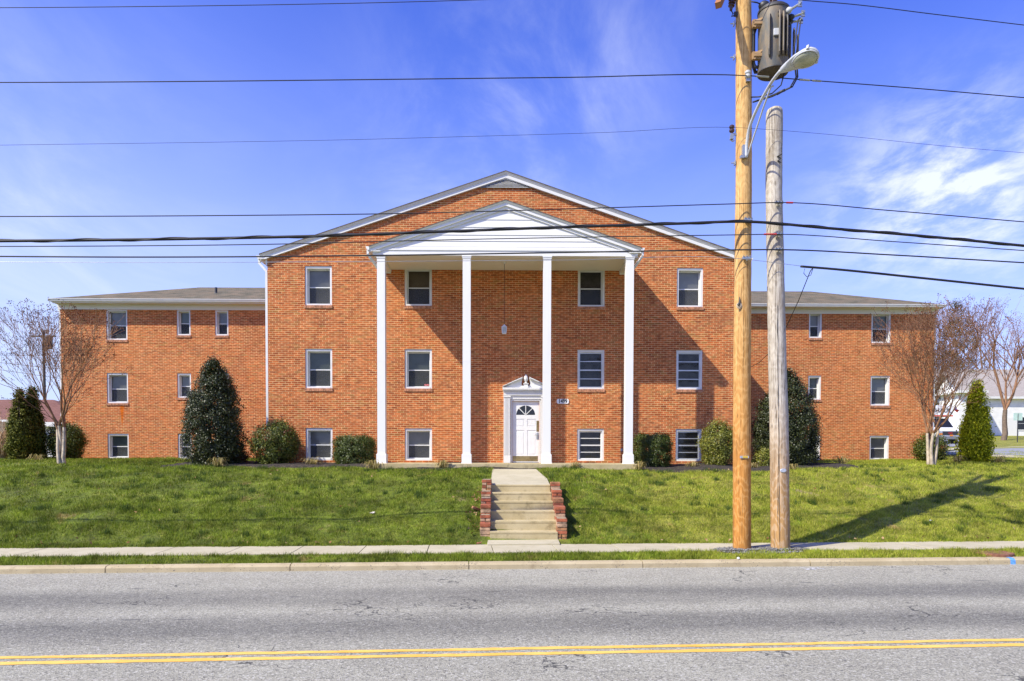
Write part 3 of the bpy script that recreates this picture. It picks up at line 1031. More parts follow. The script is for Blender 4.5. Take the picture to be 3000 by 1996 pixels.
def window(u0, u1, z0, z1, y, shade=(0, 0), style='double', sill=True, rot=0.0, cw=0.085, ct=None, alu=False, drop=1.0, sticker=False):
    """opening u0..u1, z0..z1 in the wall face at depth y"""
    ct = cw if ct is None else ct
    f = MB()
    deep = style == 'double'
    a, b = y + 0.03, y + (0.25 if deep else 0.15)
    f.box(u0, u0 + cw, a, b, z0, z1)
    f.box(u1 - cw, u1, a, b, z0, z1)
    f.box(u0 + cw, u1 - cw, a + .002, b, z1 - ct, z1)
    f.box(u0 + cw, u1 - cw, a - .012, b, z0, z0 + 0.055)
    # stop beads
    s = 0.012
    f.box(u0 + cw, u0 + cw + s, a + .025, b, z0 + .055, z1 - ct)
    f.box(u1 - cw - s, u1 - cw, a + .025, b, z0 + .055, z1 - ct)
    f.box(u0 + cw + s, u1 - cw - s, a + .025, b, z1 - ct - s, z1 - ct)
    w = f.build('window', SASH if style == 'double' else SASH, BLD)
    i0, i1, j0, j1 = u0 + cw + s, u1 - cw - s, z0 + .057, z1 - ct - s
    ys = y + (0.185 if deep else 0.085)
    sm = ALU if alu else SASH
    g = MB()
    r = 0.03
    g.box(i0, i0 + r, ys, ys + .03, j0, j1)
    g.box(i1 - r, i1, ys, ys + .03, j0, j1)
    g.box(i0 + r, i1 - r, ys, ys + .03, j1 - r, j1)
    g.box(i0 + r, i1 - r, ys - .004, ys + .03, j0, j0 + r)
    if style == 'double':
        mz = (j0 + j1) / 2 - 0.01
        g.box(i0 + r, i1 - r, ys - .003, ys + .03, mz - .016, mz + .016)
    else:
        for k in (1, 2, 3):
            zz = j0 + (j1 - j0) * k / 4
            hh = 0.02 if k == 2 else 0.012
            g.box(i0 + r, i1 - r, ys - .003, ys + .03, zz - hh, zz + hh)
    g.build('sash', sm, w)
    p = MB()
    p.add([(i0 + r, ys + .02, j0 + r), (i1 - r, ys + .02, j0 + r), (i1 - r, ys + .02, j1 - r), (i0 + r, ys + .02, j1 - r)], [(0, 1, 2, 3)])
    p.build('pane', GLASS, w)
    mz = (j0 + j1) / 2
    if style == 'double':
        p = MB()
        p.add([(i0 + r, ys + .008, j0 + r), (i1 - r, ys + .008, j0 + r), (i1 - r, ys + .008, mz), (i0 + r, ys + .008, mz)], [(0, 1, 2, 3)])
        p.build('insect_screen', SCREEN_T, w)
    # blind or curtain behind the glass
    p = MB()
    zc = j1 - (j1 - j0) * drop
    nsl = 28
    yy = ys + 0.07
    if shade[1]:
        for k in range(nsl):
            za = zc + (j1 - zc) * k / nsl
            zb = zc + (j1 - zc) * (k + 1) / nsl
            p.add([(i0, yy, za), (i1, yy, za), (i1, yy + .012, zb), (i0, yy + .012, zb)], [(0, 1, 2, 3)])
    else:
        p.box(i0 - .02, i1 + .02, yy, yy + .004, zc - .02, j1 + .02)
    p.build('blind', SHADES[shade[0]], w)
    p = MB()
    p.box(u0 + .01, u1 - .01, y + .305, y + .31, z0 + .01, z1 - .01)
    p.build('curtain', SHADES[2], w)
    if sill:
        sl = MB()
        nb = max(3, int(round((u1 - u0 + .04) / 0.075)))
        wb = (u1 - u0 + .04) / nb
        for k in range(nb):
            x = u0 - .02 + k * wb
            sl.box(x + .004, x + wb - .004, y - .03 + random.uniform(-.003, .003), y + .06, z0 - .095, z0 - .003)
        sl.box(u0 - .016, u1 + .016, y - .022, y + .05, z0 - .090, z0 - .008)
        sl.build('sill', BRICK_SILL, w)
    if sticker:
        p = MB()
        p.box(i1 - r - .17, i1 - r - .01, ys + .004, ys + .007, j0 + r + .02, j0 + r + .075)
        stk = p.build('sticker', RED, w)
        text('sticker_text', 'Supreme', .042, (i1 - r - .09, ys + .002, j0 + r + .047), SASH, w)
    return w


# --- main block wall
wm = MB()
_fit = [(c[0], c[1], r[0], r[1]) for c in COLS for r in ROWS]


def q8(zx, zy):
    """door zoom pixels -> (u, z) on the main facade"""
    return bl(1350 + zx / 2.75, 1050 + zy / 2.75, 0.0)


DC = q8(522, 840)[0]
ZS = bl(1480, 1358.6, -1.95)[1]              # porch slab top
DZ0 = q8(522, 838)[1]
DZ1 = q8(522, 345)[1]
DHW = 0.447
door_hole = (DC - DHW, DC + DHW, ZS - .3, DZ1)
z_eave_wall = roof_z(U_L) - 0.10
wall_front(wm, U_L, U_R, ZG - .6, z_eave_wall, _fit + [door_hole], 0.0)
wm.add([(U_L, 0, z_eave_wall), (U_R, 0, z_eave_wall), (U_RIDGE, 0, APEX_Z - 0.10)], [(0, 1, 2)])
DEPTH = 17.0
wm.add([(U_L, 0, ZG - .6), (U_L, 0, z_eave_wall), (U_L, DEPTH, z_eave_wall), (U_L, DEPTH, ZG - .6)], [(0, 1, 2, 3)])
wm.add([(U_R, 0, ZG - .6), (U_R, DEPTH, ZG - .6), (U_R, DEPTH, z_eave_wall), (U_R, 0, z_eave_wall)], [(0, 1, 2, 3)])
wm.add([(U_L, DEPTH, ZG - .6), (U_L, DEPTH, z_eave_wall), (U_RIDGE, DEPTH, APEX_Z - .1), (U_R, DEPTH, z_eave_wall), (U_R, DEPTH, ZG - .6)], [(0, 1, 2, 3, 4)])
WALL = wm.build('wall', BRICK, BLD)

# windows of the main block: (blind, slatted), style
looks = {(0, 0): dict(shade=(0, 0)), (0, 1): dict(shade=(1, 1)), (0, 2): dict(shade=(0, 0)),
         (1, 0): dict(shade=(4, 0)), (1, 1): dict(shade=(1, 1), sticker=True), (1, 2): dict(shade=(0, 0)),
         (2, 0): dict(shade=(2, 0)), (2, 1): dict(shade=(2, 0), style='bars', alu=True, cw=.05), (2, 2): dict(shade=(2, 0), style='bars', cw=.06),
         (3, 0): dict(shade=(3, 0)), (3, 1): dict(shade=(2, 0), style='bars', alu=True, cw=.05), (3, 2): dict(shade=(2, 0), style='bars', alu=True, cw=.06)}
for ci, c in enumerate(COLS):
    for ri, r in enumerate(ROWS):
        kw = dict(cw=0.062, ct=0.075)
        kw.update(looks[(ci, ri)])
        window(c[0], c[1], r[0], r[1], 0.0, sill=ri < 2, **kw)

# --- main roof
ro = MB()
F0, B0_ = -0.15, DEPTH + .3
for sg in (-1, 1):
    ue = U_RIDGE + sg * EAVE_HALF
    a, b = Vector((U_RIDGE, F0, APEX_Z)), Vector((ue, F0, roof_z(ue)))
    ro.prism([a, b, b - Vector((0, 0, .035)), a - Vector((0, 0, .035))], (0, B0_ - F0, 0))
roof = ro.build('gable_roof', SHINGLE_D, BLD)
rk = MB()
for sg in (-1, 1):
    ue = U_RIDGE + sg * (EAVE_HALF - .02)

    def rp(u, dz):
        return (u, roof_z(u) + dz)
    # crown leaning out under the shingles, flat board below it
    a0, a1, b0, b1 = rp(U_RIDGE, -.036), rp(ue, -.036), rp(ue, -.112), rp(U_RIDGE, -.112)
    vs = [(a0[0], F0 + .005, a0[1]), (a1[0], F0 + .005, a1[1]), (b0[0], F0 + .055, b0[1]), (b1[0], F0 + .055, b1[1])]
    vs += [(p[0], -.003, p[2]) for p in vs]
    rk.add(vs, [(0, 1, 2, 3), (7, 6, 5, 4), (0, 4, 5, 1), (1, 5, 6, 2), (2, 6, 7, 3), (3, 7, 4, 0)])
    pts = [rp(U_RIDGE, -.113), rp(ue, -.113), rp(ue, -.215), rp(U_RIDGE, -.215)]
    rk.prism([(p[0], F0 + .06, p[1]) for p in pts], (0, -F0 - .063, 0))
    # eave soffit and fascia along the side
    u_w = U_RIDGE + sg * (U_RIDGE - U_L)
    zb = roof_z(ue) - .15
    rk.box(min(ue, u_w), max(ue, u_w), F0 + .02, DEPTH, zb - .02, zb)
    rk.box(min(ue, ue - sg * .02), max(ue, ue - sg * .02), F0 + .05, DEPTH, zb, zb + .12)
    rk.box(min(u_w, u_w + sg * .05), max(u_w, u_w + sg * .05), -.03, DEPTH, zb - .20, zb - .021)
rk.build('rake_trim', WHITE, BLD)
# louvred vent in the gable
va = bl(700 + 1615 / 2.354, 450 + 237 / 2.354, 0)
vb = bl(700 + 2060 / 2.354, 450 + 237 / 2.354, 0)
gv = MB()
zv0 = va[1]
hv = (APEX_Z - .24) - zv0
gv.xz([(U_RIDGE - (vb[0] - va[0]) / 2, zv0), (U_RIDGE + (vb[0] - va[0]) / 2, zv0), (U_RIDGE, zv0 + hv)], -.02, 0.0, 1)
hwv = (vb[0] - va[0]) / 2
nl = 7
for k in range(nl):
    z0, z1 = zv0 + hv * k / nl, zv0 + hv * (k + 0.50) / nl
    w0 = hwv * (1 - k / nl)
    w1 = hwv * (1 - (k + 0.50) / nl)
    if k == 0:
        w0 *= 1.01
    gv.prism([(U_RIDGE - w0, -.055, z0), (U_RIDGE + w0, -.055, z0), (U_RIDGE + w1, -.022, z1), (U_RIDGE - w1, -.022, z1)], (0, 0.004, 0.008))
for sg in (-1, 1):
    gv.prism([(U_RIDGE + sg * hwv, -.06, zv0 - .01), (U_RIDGE + sg * (hwv + .06), -.06, zv0 - .01), (U_RIDGE, -.06, zv0 + hv + .02), (U_RIDGE, -.06, zv0 + hv - .005)], (0, .055, 0))
gv.build('gable_vent', [WHITE, DARKM], BLD)

# gutter and downspout at the left eave of the main block
gz = roof_z(U_RIDGE - EAVE_HALF)


def gutter(mb, u, sg, y0, y1, ztop, w=.11, h=.11):
    """k-style trough running in depth; sg = side it projects to"""
    prof = [(0, 0), (sg * w, 0), (sg * w, -.03), (sg * w * .75, -.07), (sg * w * .6, -h), (0, -h)]
    mb.prism([(u + a, y0, ztop + c) for a, c in prof], (0, y1 - y0, 0))


for sg in (-1, 1):
    gt = MB()
    gutter(gt, U_RIDGE + sg * (EAVE_HALF - .005), sg, F0 + .05, DEPTH, gz - .045)
    gt.build('gutter', SASH, BLD)


def downspout(u_top, z_top, u, y, z_bot, y_top, name='downspout', mat=None):
    d = MB()
    zt = z_top - .12
    d.tube([(u_top, y_top, z_top), (u_top, y_top, zt), (u, y, zt - .26), (u, y, zt - .38), (u, y, z_bot)], .052, 4, sq=True)
    return d.build(name, mat or SASH, BLD)


downspout(U_RIDGE - EAVE_HALF - .05, gz - .14, U_L - .045, 0.05, 1.62, 0.05)

# --- portico
PY = -1.95                                   # front of the columns and the beam
PA = bl(1481.5, 584.8, PY - .12)
PT = bl(1086.3, 720.4, PY - .12)
PT2 = bl(1886.2, 725.3, PY - .12)
P_HALF = (PT2[0] - PT[0]) / 2
P_MID = PA[0]
P_APEX = PA[1]
P_SL = (P_APEX - (PT[1] + PT2[1]) / 2) / P_HALF
PZ0 = bl(1480, 749.8, PY)[1]                 # underside of the beam
PZ1 = bl(1480, 732.6, PY)[1]
CW = 0.235


def p_roof(u):
    return P_APEX - P_SL * abs(u - P_MID)


pr = MB()
for sg in (-1, 1):
    ue = P_MID + sg * P_HALF
    a, b = Vector((P_MID, PY - .14, P_APEX)), Vector((ue, PY - .14, p_roof(ue)))
    pr.prism([a, b, b - Vector((0, 0, .03)), a - Vector((0, 0, .03))], (0, -PY + .14 - .005, 0))
pr.build('portico_roof', SHINGLE_D, BLD)
BH = P_HALF - .10                            # half length of the entablature
pe = MB()
# beam board, crown strip
pe.box(P_MID - BH, P_MID + BH, PY - .015, PY + CW + .01, PZ0, PZ1 - .002)
pe.box(P_MID - BH - .01, P_MID + BH + .01, PY - .035, PY - .015, PZ1 - .03, PZ1 + .015)
zs_ = [PZ1 + .015]
for zy in (430, 385, 338, 278, 220, 165, 112):
    zs_.append(bl(1480, 560 + zy / 2.619, PY)[1])
for k, (z0, z1) in enumerate(zip(zs_[:-1], zs_[1:])):
    def half(z):
        return max(0.02, min((P_APEX - .12 - z) / P_SL, BH))
    h0, h1 = half(z0), half(z1)
    ya = PY - .004 if k else PY - .012
    pe.prism([(P_MID - h0, ya, z0), (P_MID + h0, ya, z0), (P_MID + h1, ya + .016, z1), (P_MID - h1, ya + .016, z1)], (0, .03, 0))
zt = zs_[-1]
h0 = (P_APEX - .12 - zt) / P_SL
pe.prism([(P_MID - h0, PY - .004, zt), (P_MID + h0, PY - .004, zt), (P_MID, PY + .01, P_APEX - .12)], (0, .03, 0))
# backing of the gable
pe.xz([(P_MID - BH, PZ1 + .016), (P_MID + BH, PZ1 + .016), (P_MID, P_APEX - .10)], PY + .035, PY + .06)
# rakes: outer board and inner frieze
for sg in (-1, 1):
    ue = P_MID + sg * (P_HALF - .01)
    for y0, y1, t0, t1 in ((PY - .085, PY - .036, -.079, -.165), (PY - .035, PY + .03, -.130, -.25)):
        u2 = ue if t1 > -.2 else P_MID + sg * BH
        if t1 > -.2:
            q = [(P_MID, P_APEX), (ue, p_roof(ue))]
            vs = [(q[0][0], PY - .135, q[0][1] - .031), (q[1][0], PY - .135, q[1][1] - .031), (q[1][0], PY - .095, q[1][1] - .078), (q[0][0], PY - .095, q[0][1] - .078)]
            vs += [(a, PY - .03, c) for a, b, c in vs]
            pe.add(vs, [(0, 1, 2, 3), (7, 6, 5, 4), (0, 4, 5, 1), (1, 5, 6, 2), (2, 6, 7, 3), (3, 7, 4, 0)])
        pe.prism([(P_MID, y0, P_APEX + t0), (u2, y0, p_roof(u2) + t0), (u2, y0, p_roof(u2) + t1), (P_MID, y0, P_APEX + t1)], (0, y1 - y0, 0))
    # boxed eave with its soffit, running back to the wall
    ui = P_MID + sg * (BH - CW)
    zt = p_roof(ue) - .06
    pe.box(min(ue, ui), max(ue, ui), PY - .08, -.01, PZ0 + .09, PZ0 + .115)
    pe.box(min(ue, ue - sg * .03), max(ue, ue - sg * .03), PY - .08, -.01, PZ0 + .116, zt)
    pe.prism([(ue - sg * .031, PY - .08, PZ0 + .116), (ue - sg * .031, PY - .08, zt), (P_MID + sg * BH, PY - .08, zt), (P_MID + sg * BH, PY - .08, PZ0 + .116)], (0, .06, 0))
    # side beam from the end column to the wall
    uo = P_MID + sg * BH
    pe.box(min(uo, ui), max(uo, ui), PY + CW + .012, -.01, PZ0 + .002, PZ0 + .088)
pe.build('pediment', WHITE_COL, BLD)
pc = MB()
pc.box(P_MID - BH + CW + .005, P_MID + BH - CW - .005, PY + CW + .012, -.03, PZ0 + .075, PZ0 + .10)
pc.box(P_MID - BH + CW + .005, P_MID + BH - CW - .005, -.028, -.004, bl(1480, 560 + 572 / 2.619, 0)[1], PZ0 + .10)
pc.build('portico_ceiling', CREAM, BLD)
for sg in (-1, 1):
    # brackets that carry the side beams at the wall
    ui = P_MID + sg * (BH - CW / 2)
    b_ = MB()
    b_.box(ui - CW / 2 + .012, ui + CW / 2 - .012, PY + CW + .02, -.012, PZ0 - .02, PZ0 + .001)
    b_.box(ui - CW / 2 + .01, ui + CW / 2 - .01, -.10, -.012, PZ0 - .05, PZ0 - .021)
    b_.build('side_beam', WHITE, BLD)
zge = p_roof(P_MID + P_HALF) - .015
for sg in (-1, 1):
    gp = MB()
    gutter(gp, P_MID + sg * (P_HALF - .01), sg, PY - .12, -.02, zge, .10, .10)
    gp.build('portico_gutter', SASH, BLD)
COLU = [bl(1104.6, 900, PY)[0], bl(1355.5, 900, PY)[0], bl(1614.6, 900, PY)[0] - CW, bl(1856.6, 900, PY)[0] - CW]
for u in COLU:
    c = MB()
    z0 = ZS
    c.box(u, u + CW, PY, PY + CW, z0 + .28, PZ0 - .085)
    c.box(u - .028, u + CW + .028, PY - .028, PY + CW + .028, z0 + .03, z0 + .272)
    c.xz([(u - .028, z0 + .272), (u + CW + .028, z0 + .272), (u + CW + .003, z0 + .30), (u - .003, z0 + .30)], PY - .012, PY + CW + .012)
    c.box(u - .04, u + CW + .04, PY - .04, PY + CW + .04, z0, z0 + .03)
    c.box(u - .012, u + CW + .012, PY - .012, PY + CW + .012, PZ0 - .085, PZ0 - .035)
    c.box(u - .024, u + CW + .024, PY - .024, PY + CW + .02, PZ0 - .035, PZ0)
    zj = random.uniform(3.4, 4.4) + 1.0
    c.box(u - .0025, u + CW + .0025, PY - .0025, PY + CW + .0025, zj, zj + .012)
    c.build('column', WHITE_COL, BLD)
for sg, u in ((-1, COLU[0] - .05), (1, COLU[3] + CW + .05)):
    d = MB()
    ug = P_MID + sg * (P_HALF + .04)
    ub = u + (0.02 if sg < 0 else -0.02)
    d.tube([(ug, PY - .05, zge - .09), (ug, PY - .05, zge - .2), (ug - sg * .06, PY + .0, zge - .30), (ub, PY + CW + .06, zge - .52), (ub - sg * .06, PY + CW + .07, zge - .62),
            (ub - sg * .06, PY + CW + .07, ZS + .02)], .045, 4, sq=True)
    d.build('downspout', SASH, BLD)
# porch slab
ps = MB()
ps.box(COLU[0] - .10, COLU[3] + CW + .10, PY - .30, 0.0, ZS - .45, ZS)
ps.build('porch_slab', CONC_STEP, BLD, bevel=.015)

# --- doorway
du, dz = (lambda a: DC + (a - 522) / 245.0), (lambda b: ZS + (842 - b) / 245.0)
DR = 0.10
dm = MB()
dy = 0.055
dm.box(DC - DHW, DC + DHW, dy + .012, dy + .05, ZS + .005, dz(345))
# stiles and rails stand proud round the panels, and round the fanlight
rails = [(413, 440, 345, 838), (605, 632, 345, 838), (510, 535, 456, 838), (440, 510, 549, 578), (535, 605, 549, 578), (440, 510, 456, 488), (535, 605, 456, 488), (440, 510, 780, 838), (535, 605, 780, 838)]
for x0, x1, y0, y1 in rails:
    dm.box(du(x0), du(x1), dy, dy + .0118, dz(y1), dz(y0))
for (x0, x1, y0, y1) in ((446, 504, 494, 543), (541, 599, 494, 543), (446, 504, 592, 770), (541, 599, 592, 770)):
    dm.box(du(x0), du(x1), dy + .004, dy + .0119, dz(y1), dz(y0))
# panel round the fanlight
rad = 76 / 245.0
arc = [(DC + rad * math.cos(a), dz(456) + rad * math.sin(a)) for a in np.linspace(math.pi, 0, 25)]
dm.xz([(du(440), dz(456))] + [(DC - rad, dz(456))] + arc[1:-1] + [(DC + rad, dz(456)), (du(605), dz(456)), (du(605), dz(345)), (du(440), dz(345))], dy, dy + .0118)
door = dm.build('door', plain('door_paint', (0.74, 0.73, 0.70), 0.4, 0.03), BLD)
fl = MB()
fl.xz([(DC - rad, dz(456))] + arc[1:-1] + [(DC + rad, dz(456))], dy + .006, dy + .0115, 0)
for a in (45, 90, 135):
    c_, s_ = math.cos(R(a)), math.sin(R(a))
    w_ = .012
    x0, z0 = DC, dz(456)
    fl.xz([(x0 - s_ * w_, z0 + c_ * w_), (x0 + s_ * w_, z0 - c_ * w_), (x0 + rad * c_ + s_ * w_, z0 + rad * s_ - c_ * w_), (x0 + rad * c_ - s_ * w_, z0 + rad * s_ + c_ * w_)], dy - .006, dy + .005, 1)
m_glass_dark, _n2, _b2 = new_mat('dark_fanlight_glass')
setin(_n2, _b2, Base_Color=(0.015, 0.016, 0.018), Roughness=0.06)
fl.build('fanlight', [m_glass_dark, SASH], door)
k_ = MB()
k_.box(du(418), du(622), dy - .004, dy - .001, dz(830), dz(787))
k_.build('kick_plate', BRASS, door)
k_ = MB()
k_.box(du(609), du(629), dy - .006, dy - .001, dz(590), dz(502))
k_.tube([(du(618), dy - .006, dz(545)), (du(618), dy - .03, dz(545))], .014, 10)
k_.build('latch_guard', BRASS, door)
k_ = MB()
k_.box(du(609), du(630), dy - .012, dy - .001, dz(652), dz(598))
k_.tube([(du(619), dy - .012, dz(618)), (du(619), dy - .055, dz(618)), (du(596), dy - .06, dz(617))], .011, 8)
k_.ico((du(620), dy - .018, dz(638)), .016)
k_.build('handle', STEEL, door)
ds = MB()
DHS = 178 / 245.0                             # half width of the surround
for sg in (-1, 1):
    def bx(a0, a1, y0, y1, z0, z1):
        ds.box(min(DC + sg * a0, DC + sg * a1), max(DC + sg * a0, DC + sg * a1), y0, y1, z0, z1)
    bx(DHW + .006, DHS - .235, -.02, .12, ZS + .002, dz(335))              # jamb
    bx(DHS - .225, DHS, -.085, -.002, ZS + .002, ZS + .255)                  # plinth
    bx(DHS - .222, DHS - .004, -.055, -.002, ZS + .256, dz(303))             # pilaster back
    for k in range(5):                                                     # reeds
        a = DHS - .212 + k * .043
        bx(a, a + .026, -.075, -.056, ZS + .27, dz(318))
    bx(DHS - .232, DHS + .006, -.09, -.002, dz(316), dz(303))
ds.box(DC - DHW - .03, DC + DHW + .03, -.022, .12, dz(344), dz(331))         # head
ds.box(DC - DHS, DC + DHS, -.045, -.002, dz(330), dz(302))
ds.box(DC - DHS - .004, DC + DHS + .004, -.085, -.002, dz(301), dz(272))
ds.box(DC - DHS - .015, DC + DHS + .015, -.12, -.002, dz(271), dz(258))
ds.box(DC - DHS - .035, DC + DHS + .035, -.17, -.002, dz(257), dz(240))
ds.build('door_surround', WHITE, BLD)
pdm = MB()
zb = dz(239)
for sg in (-1, 1):
    # tympanum with a scooped end
    X = lambda a: DC + sg * a
    pts = [(X(DHS - .02), zb), (X(.02), zb), (X(.035), zb + .08), (X(.08), zb + .055), (X(.13), zb + .075), (X(.145), zb + .13), (X(.11), zb + .29), (X(.13), zb + .30)]
    pdm.prism([(p[0], -.07, p[1]) for p in pts], (0, .066, 0))
    # raking cornice
    for t0, t1, y0 in ((0.0, .035, -.17), (.036, .066, -.13)):
        pdm.prism([(X(DHS + .035), y0, zb + .045 - t0), (X(.105), y0, zb + .345 - t0), (X(.125), y0, zb + .335 - t1), (X(DHS + .035), y0, zb + .045 - t1 + .02)], (0, -y0 - .003, 0))
pdm.box(DC - .07, DC + .07, -.12, -.01, zb + .002, zb + .11)
pdm.box(DC - .09, DC + .09, -.135, -.01, zb + .111, zb + .135)
pdm.lathe([(.02, 0), (.055, .02), (.03, .045), (.045, .07), (.072, .12), (.074, .17), (.055, .23), (.02, .28), (.004, .30)], 14, 0, Matrix.Translation((DC, -.08, zb + .135)))
pdm.build('door_pediment', WHITE, BLD, smooth=True, auto=30)

# --- wings
def wing(side):
    sg = -1 if side == 'l' else 1
    if sg < 0:
        u_out = bl(178.3, 1000, WD)[0]
        holes_w = (-17.244, -16.346)
        nar = [(-14.25, -13.665), (bl(630, 950, WD)[0], bl(669, 950, WD)[0])]
        u_in = U_L
    else:
        u_out = bl(2737, 1000, WD)[0]
        holes_w = (15.575, 16.423)
        nar = [(12.866, 13.429)]
        u_in = U_R
    N_B = [5.049 + HC, 2.39 + HC, ROWS[2][0]]
    holes = [(holes_w[0], holes_w[1], r[0], r[1], 'w', i) for i, r in enumerate(ROWS)]
    for k, nn in enumerate(nar):
        holes += [(nn[0], nn[1], N_B[i], ROWS[i][1], 'n', i) for i in range(3)]
    z_fr = bl(300, 907.5, WD)[1] if sg < 0 else bl(2600, 921, WD)[1]
    DW = 7.6
    wb = MB()
    wall_front(wb, min(u_out, u_in), max(u_out, u_in), ZG - .6, z_fr + .25, [h[:4] for h in holes], WD)
    for x in (u_out,):
        wb.add([(x, WD, ZG - .6), (x, WD + DW, ZG - .6), (x, WD + DW, z_fr + .25), (x, WD, z_fr + .25)], [(0, 1, 2, 3) if sg > 0 else (3, 2, 1, 0)])
    wb.add([(u_in, WD + DW, ZG - .6), (u_out, WD + DW, ZG - .6), (u_out, WD + DW, z_fr + .25), (u_in, WD + DW, z_fr + .25)], [(0, 1, 2, 3)])
    wb.build('wing_wall', BRICK, BLD)
    for k, h in enumerate(holes):
        window(h[0], h[1], h[2], h[3], WD, shade=[(0, 0), (1, 0), (0, 0), (3, 0), (1, 0)][(k * 2 + (sg > 0)) % 5], sill=h[5] < 2, cw=.062,
               ct=.075 if h[5] else .05, drop=1.0 if k % 3 else .55)
    # eave box
    OV = 0.42
    z_so = z_fr + .20
    if sg < 0:
        ze = bl(300, 874.5, WD - OV - .1)[1]
        zr = bl(600, 842.3, WD + DW / 2)[1]
        u_h = bl(585, 842.3, WD + DW / 2)[0]
    else:
        ze = bl(2600, 891, WD - OV - .1)[1]
        zr = bl(2300, 853.8, WD + DW / 2)[1]
        u_h = bl(2375, 854, WD + DW / 2)[0]
    uo = u_out + sg * .09
    ei = MB()
    a0, a1 = min(u_in, u_out), max(u_in, u_out)
    e0, e1 = (uo, u_in) if sg < 0 else (u_in, uo)
    ei.box(a0 if sg > 0 else u_out - .03, a1 if sg < 0 else u_out + .03, WD - .03, WD - .002, z_fr, z_so)                # frieze board
    ei.box(e0, e1, WD - OV, WD - .002, z_so, z_so + .02)                                       # soffit
    ei.box(e0, e1, WD - OV, WD - OV + .025, z_so + .021, ze - .03)                               # fascia
    ei.box(min(uo, uo - sg * .025), max(uo, uo - sg * .025), WD - OV + .026, WD + DW + OV, z_so + .021, ze - .03)
    ei.box(min(uo, u_out), max(uo, u_out), WD, WD + DW + OV, z_so, z_so + .02)
    ei.box(u_out - .03 if sg < 0 else u_out + .002, u_out - .002 if sg < 0 else u_out + .03, WD, WD + DW, z_fr, z_so)
    ei.build('eave_trim', WHITE, BLD)
    g = MB()
    prof = [(0, 0), (-.11, 0), (-.11, -.02), (-.085, -.07), (-.07, -.11), (0, -.11)]
    yy = WD - OV - .002
    g.prism([(e0 - (.10 if sg < 0 else 0), yy + a, ze + c - .005) for a, c in prof], (e1 - e0 + .10, 0, 0))
    prof2 = [(0, 0), (sg * .11, 0), (sg * .11, -.02), (sg * .085, -.07), (sg * .07, -.11), (0, -.11)]
    g.prism([(uo + sg * .002 + a, WD - OV, ze + c - .005) for a, c in prof2], (0, DW + 2 * OV, 0))
    g.build('gutter', SASH, BLD)
    # hip roof
    yb = WD + DW + OV
    yf = WD - OV - .06
    ux = uo + sg * .06
    ym = WD + DW / 2
    A, B_ = (u_in, yf, ze), (ux, yf, ze)
    Cc, D_ = (ux, yb, ze), (u_in, yb, ze)
    Rh, Ri = (u_h, ym, zr), (u_in, ym, zr)
    h = MB()
    dn = Vector((0, 0, -.035))
    for poly in ([A, B_, Rh, Ri], [B_, Cc, Rh], [Cc, D_, Ri, Rh]):
        h.prism([Vector(p) for p in poly], dn)
    h.build('hip_roof', SHINGLE, BLD)
    # roof vent pipe(s)
    if sg < 0:
        q = bl(633, 862, WD + 1.6)
        v = MB()
        zt = bl(633, 842.5, WD + 1.6)[1]
        v.tube([(q[0], WD + 1.6, q[1] - .15), (q[0], WD + 1.6, zt)], .055, 10)
        v.lathe([(.13, 0), (.07, .09), (.06, .10)], 12, 0, Matrix.Translation((q[0], WD + 1.6, q[1] - .03)))
        v.build('vent_pipe', DARKM, BLD)
    # downspout at the outer corner
    d = MB()
    ud = u_out + sg * .05
    d.tube([(uo + sg * .03, WD + .05, ze - .1), (uo + sg * .02, WD + .05, z_so - .06), (ud, WD + .06, z_so - .35), (ud, WD + .06, z_so - .5), (ud, WD + .06, ZG + .3)], .045, 4, sq=True)
    d.build('downspout', SASH, BLD)


wing('l')
wing('r')
# hose bib on the wall
q = q8(0, 0)
hb = MB()
q = bl(1000 + 1932 / 2.354, 900 + 985 / 2.354, 0)
hb.box(q[0] - .035, q[0] + .035, -.03, -.001, q[1] - .05, q[1] + .05)
hb.tube([(q[0], -.03, q[1]), (q[0], -.1, q[1] - .01), (q[0], -.11, q[1] - .05)], .014, 8)
hb.build('hose_bib', STEEL, BLD)

# --- house number, lantern
p0, p1 = q8(773, 366), q8(870, 328)
pl = MB()
cu_, cz_ = (p0[0] + p1[0]) / 2, (p0[1] + p1[1]) / 2
hw_, hh_ = (p1[0] - p0[0]) / 2, (p1[1] - p0[1]) / 2
k = .03
pl.xz([(-hw_ + k, -hh_), (hw_ - k, -hh_), (hw_ - k * .6, -hh_ + k * .7), (hw_, -hh_ + k * 1.1), (hw_, hh_ - k * 1.1), (hw_ - k * .6, hh_ - k * .7), (hw_ - k, hh_), (-hw_ + k, hh_), (-hw_ + k * .6, hh_ - k * .7),
       (-hw_, hh_ - k * 1.1), (-hw_, -hh_ + k * 1.1), (-hw_ + k * .6, -hh_ + k * .7)], -.012, .010)
sg_o = pl.build('house_number_plaque', plain('plaque_white', (0.78, 0.78, 0.77), 0.5, 0.05))
sg_o.location = b2w(cu_, -.012, cz_)
sg_o.rotation_euler = (0, 0, THETA)
tag(sg_o, 'white house number plaque reading 1499 on the brick beside the door', 'sign')
text('house_number', '1499', .178, (0, -.0135, -.002), BLACKINK, sg_o, bold=.006, sx=.82)

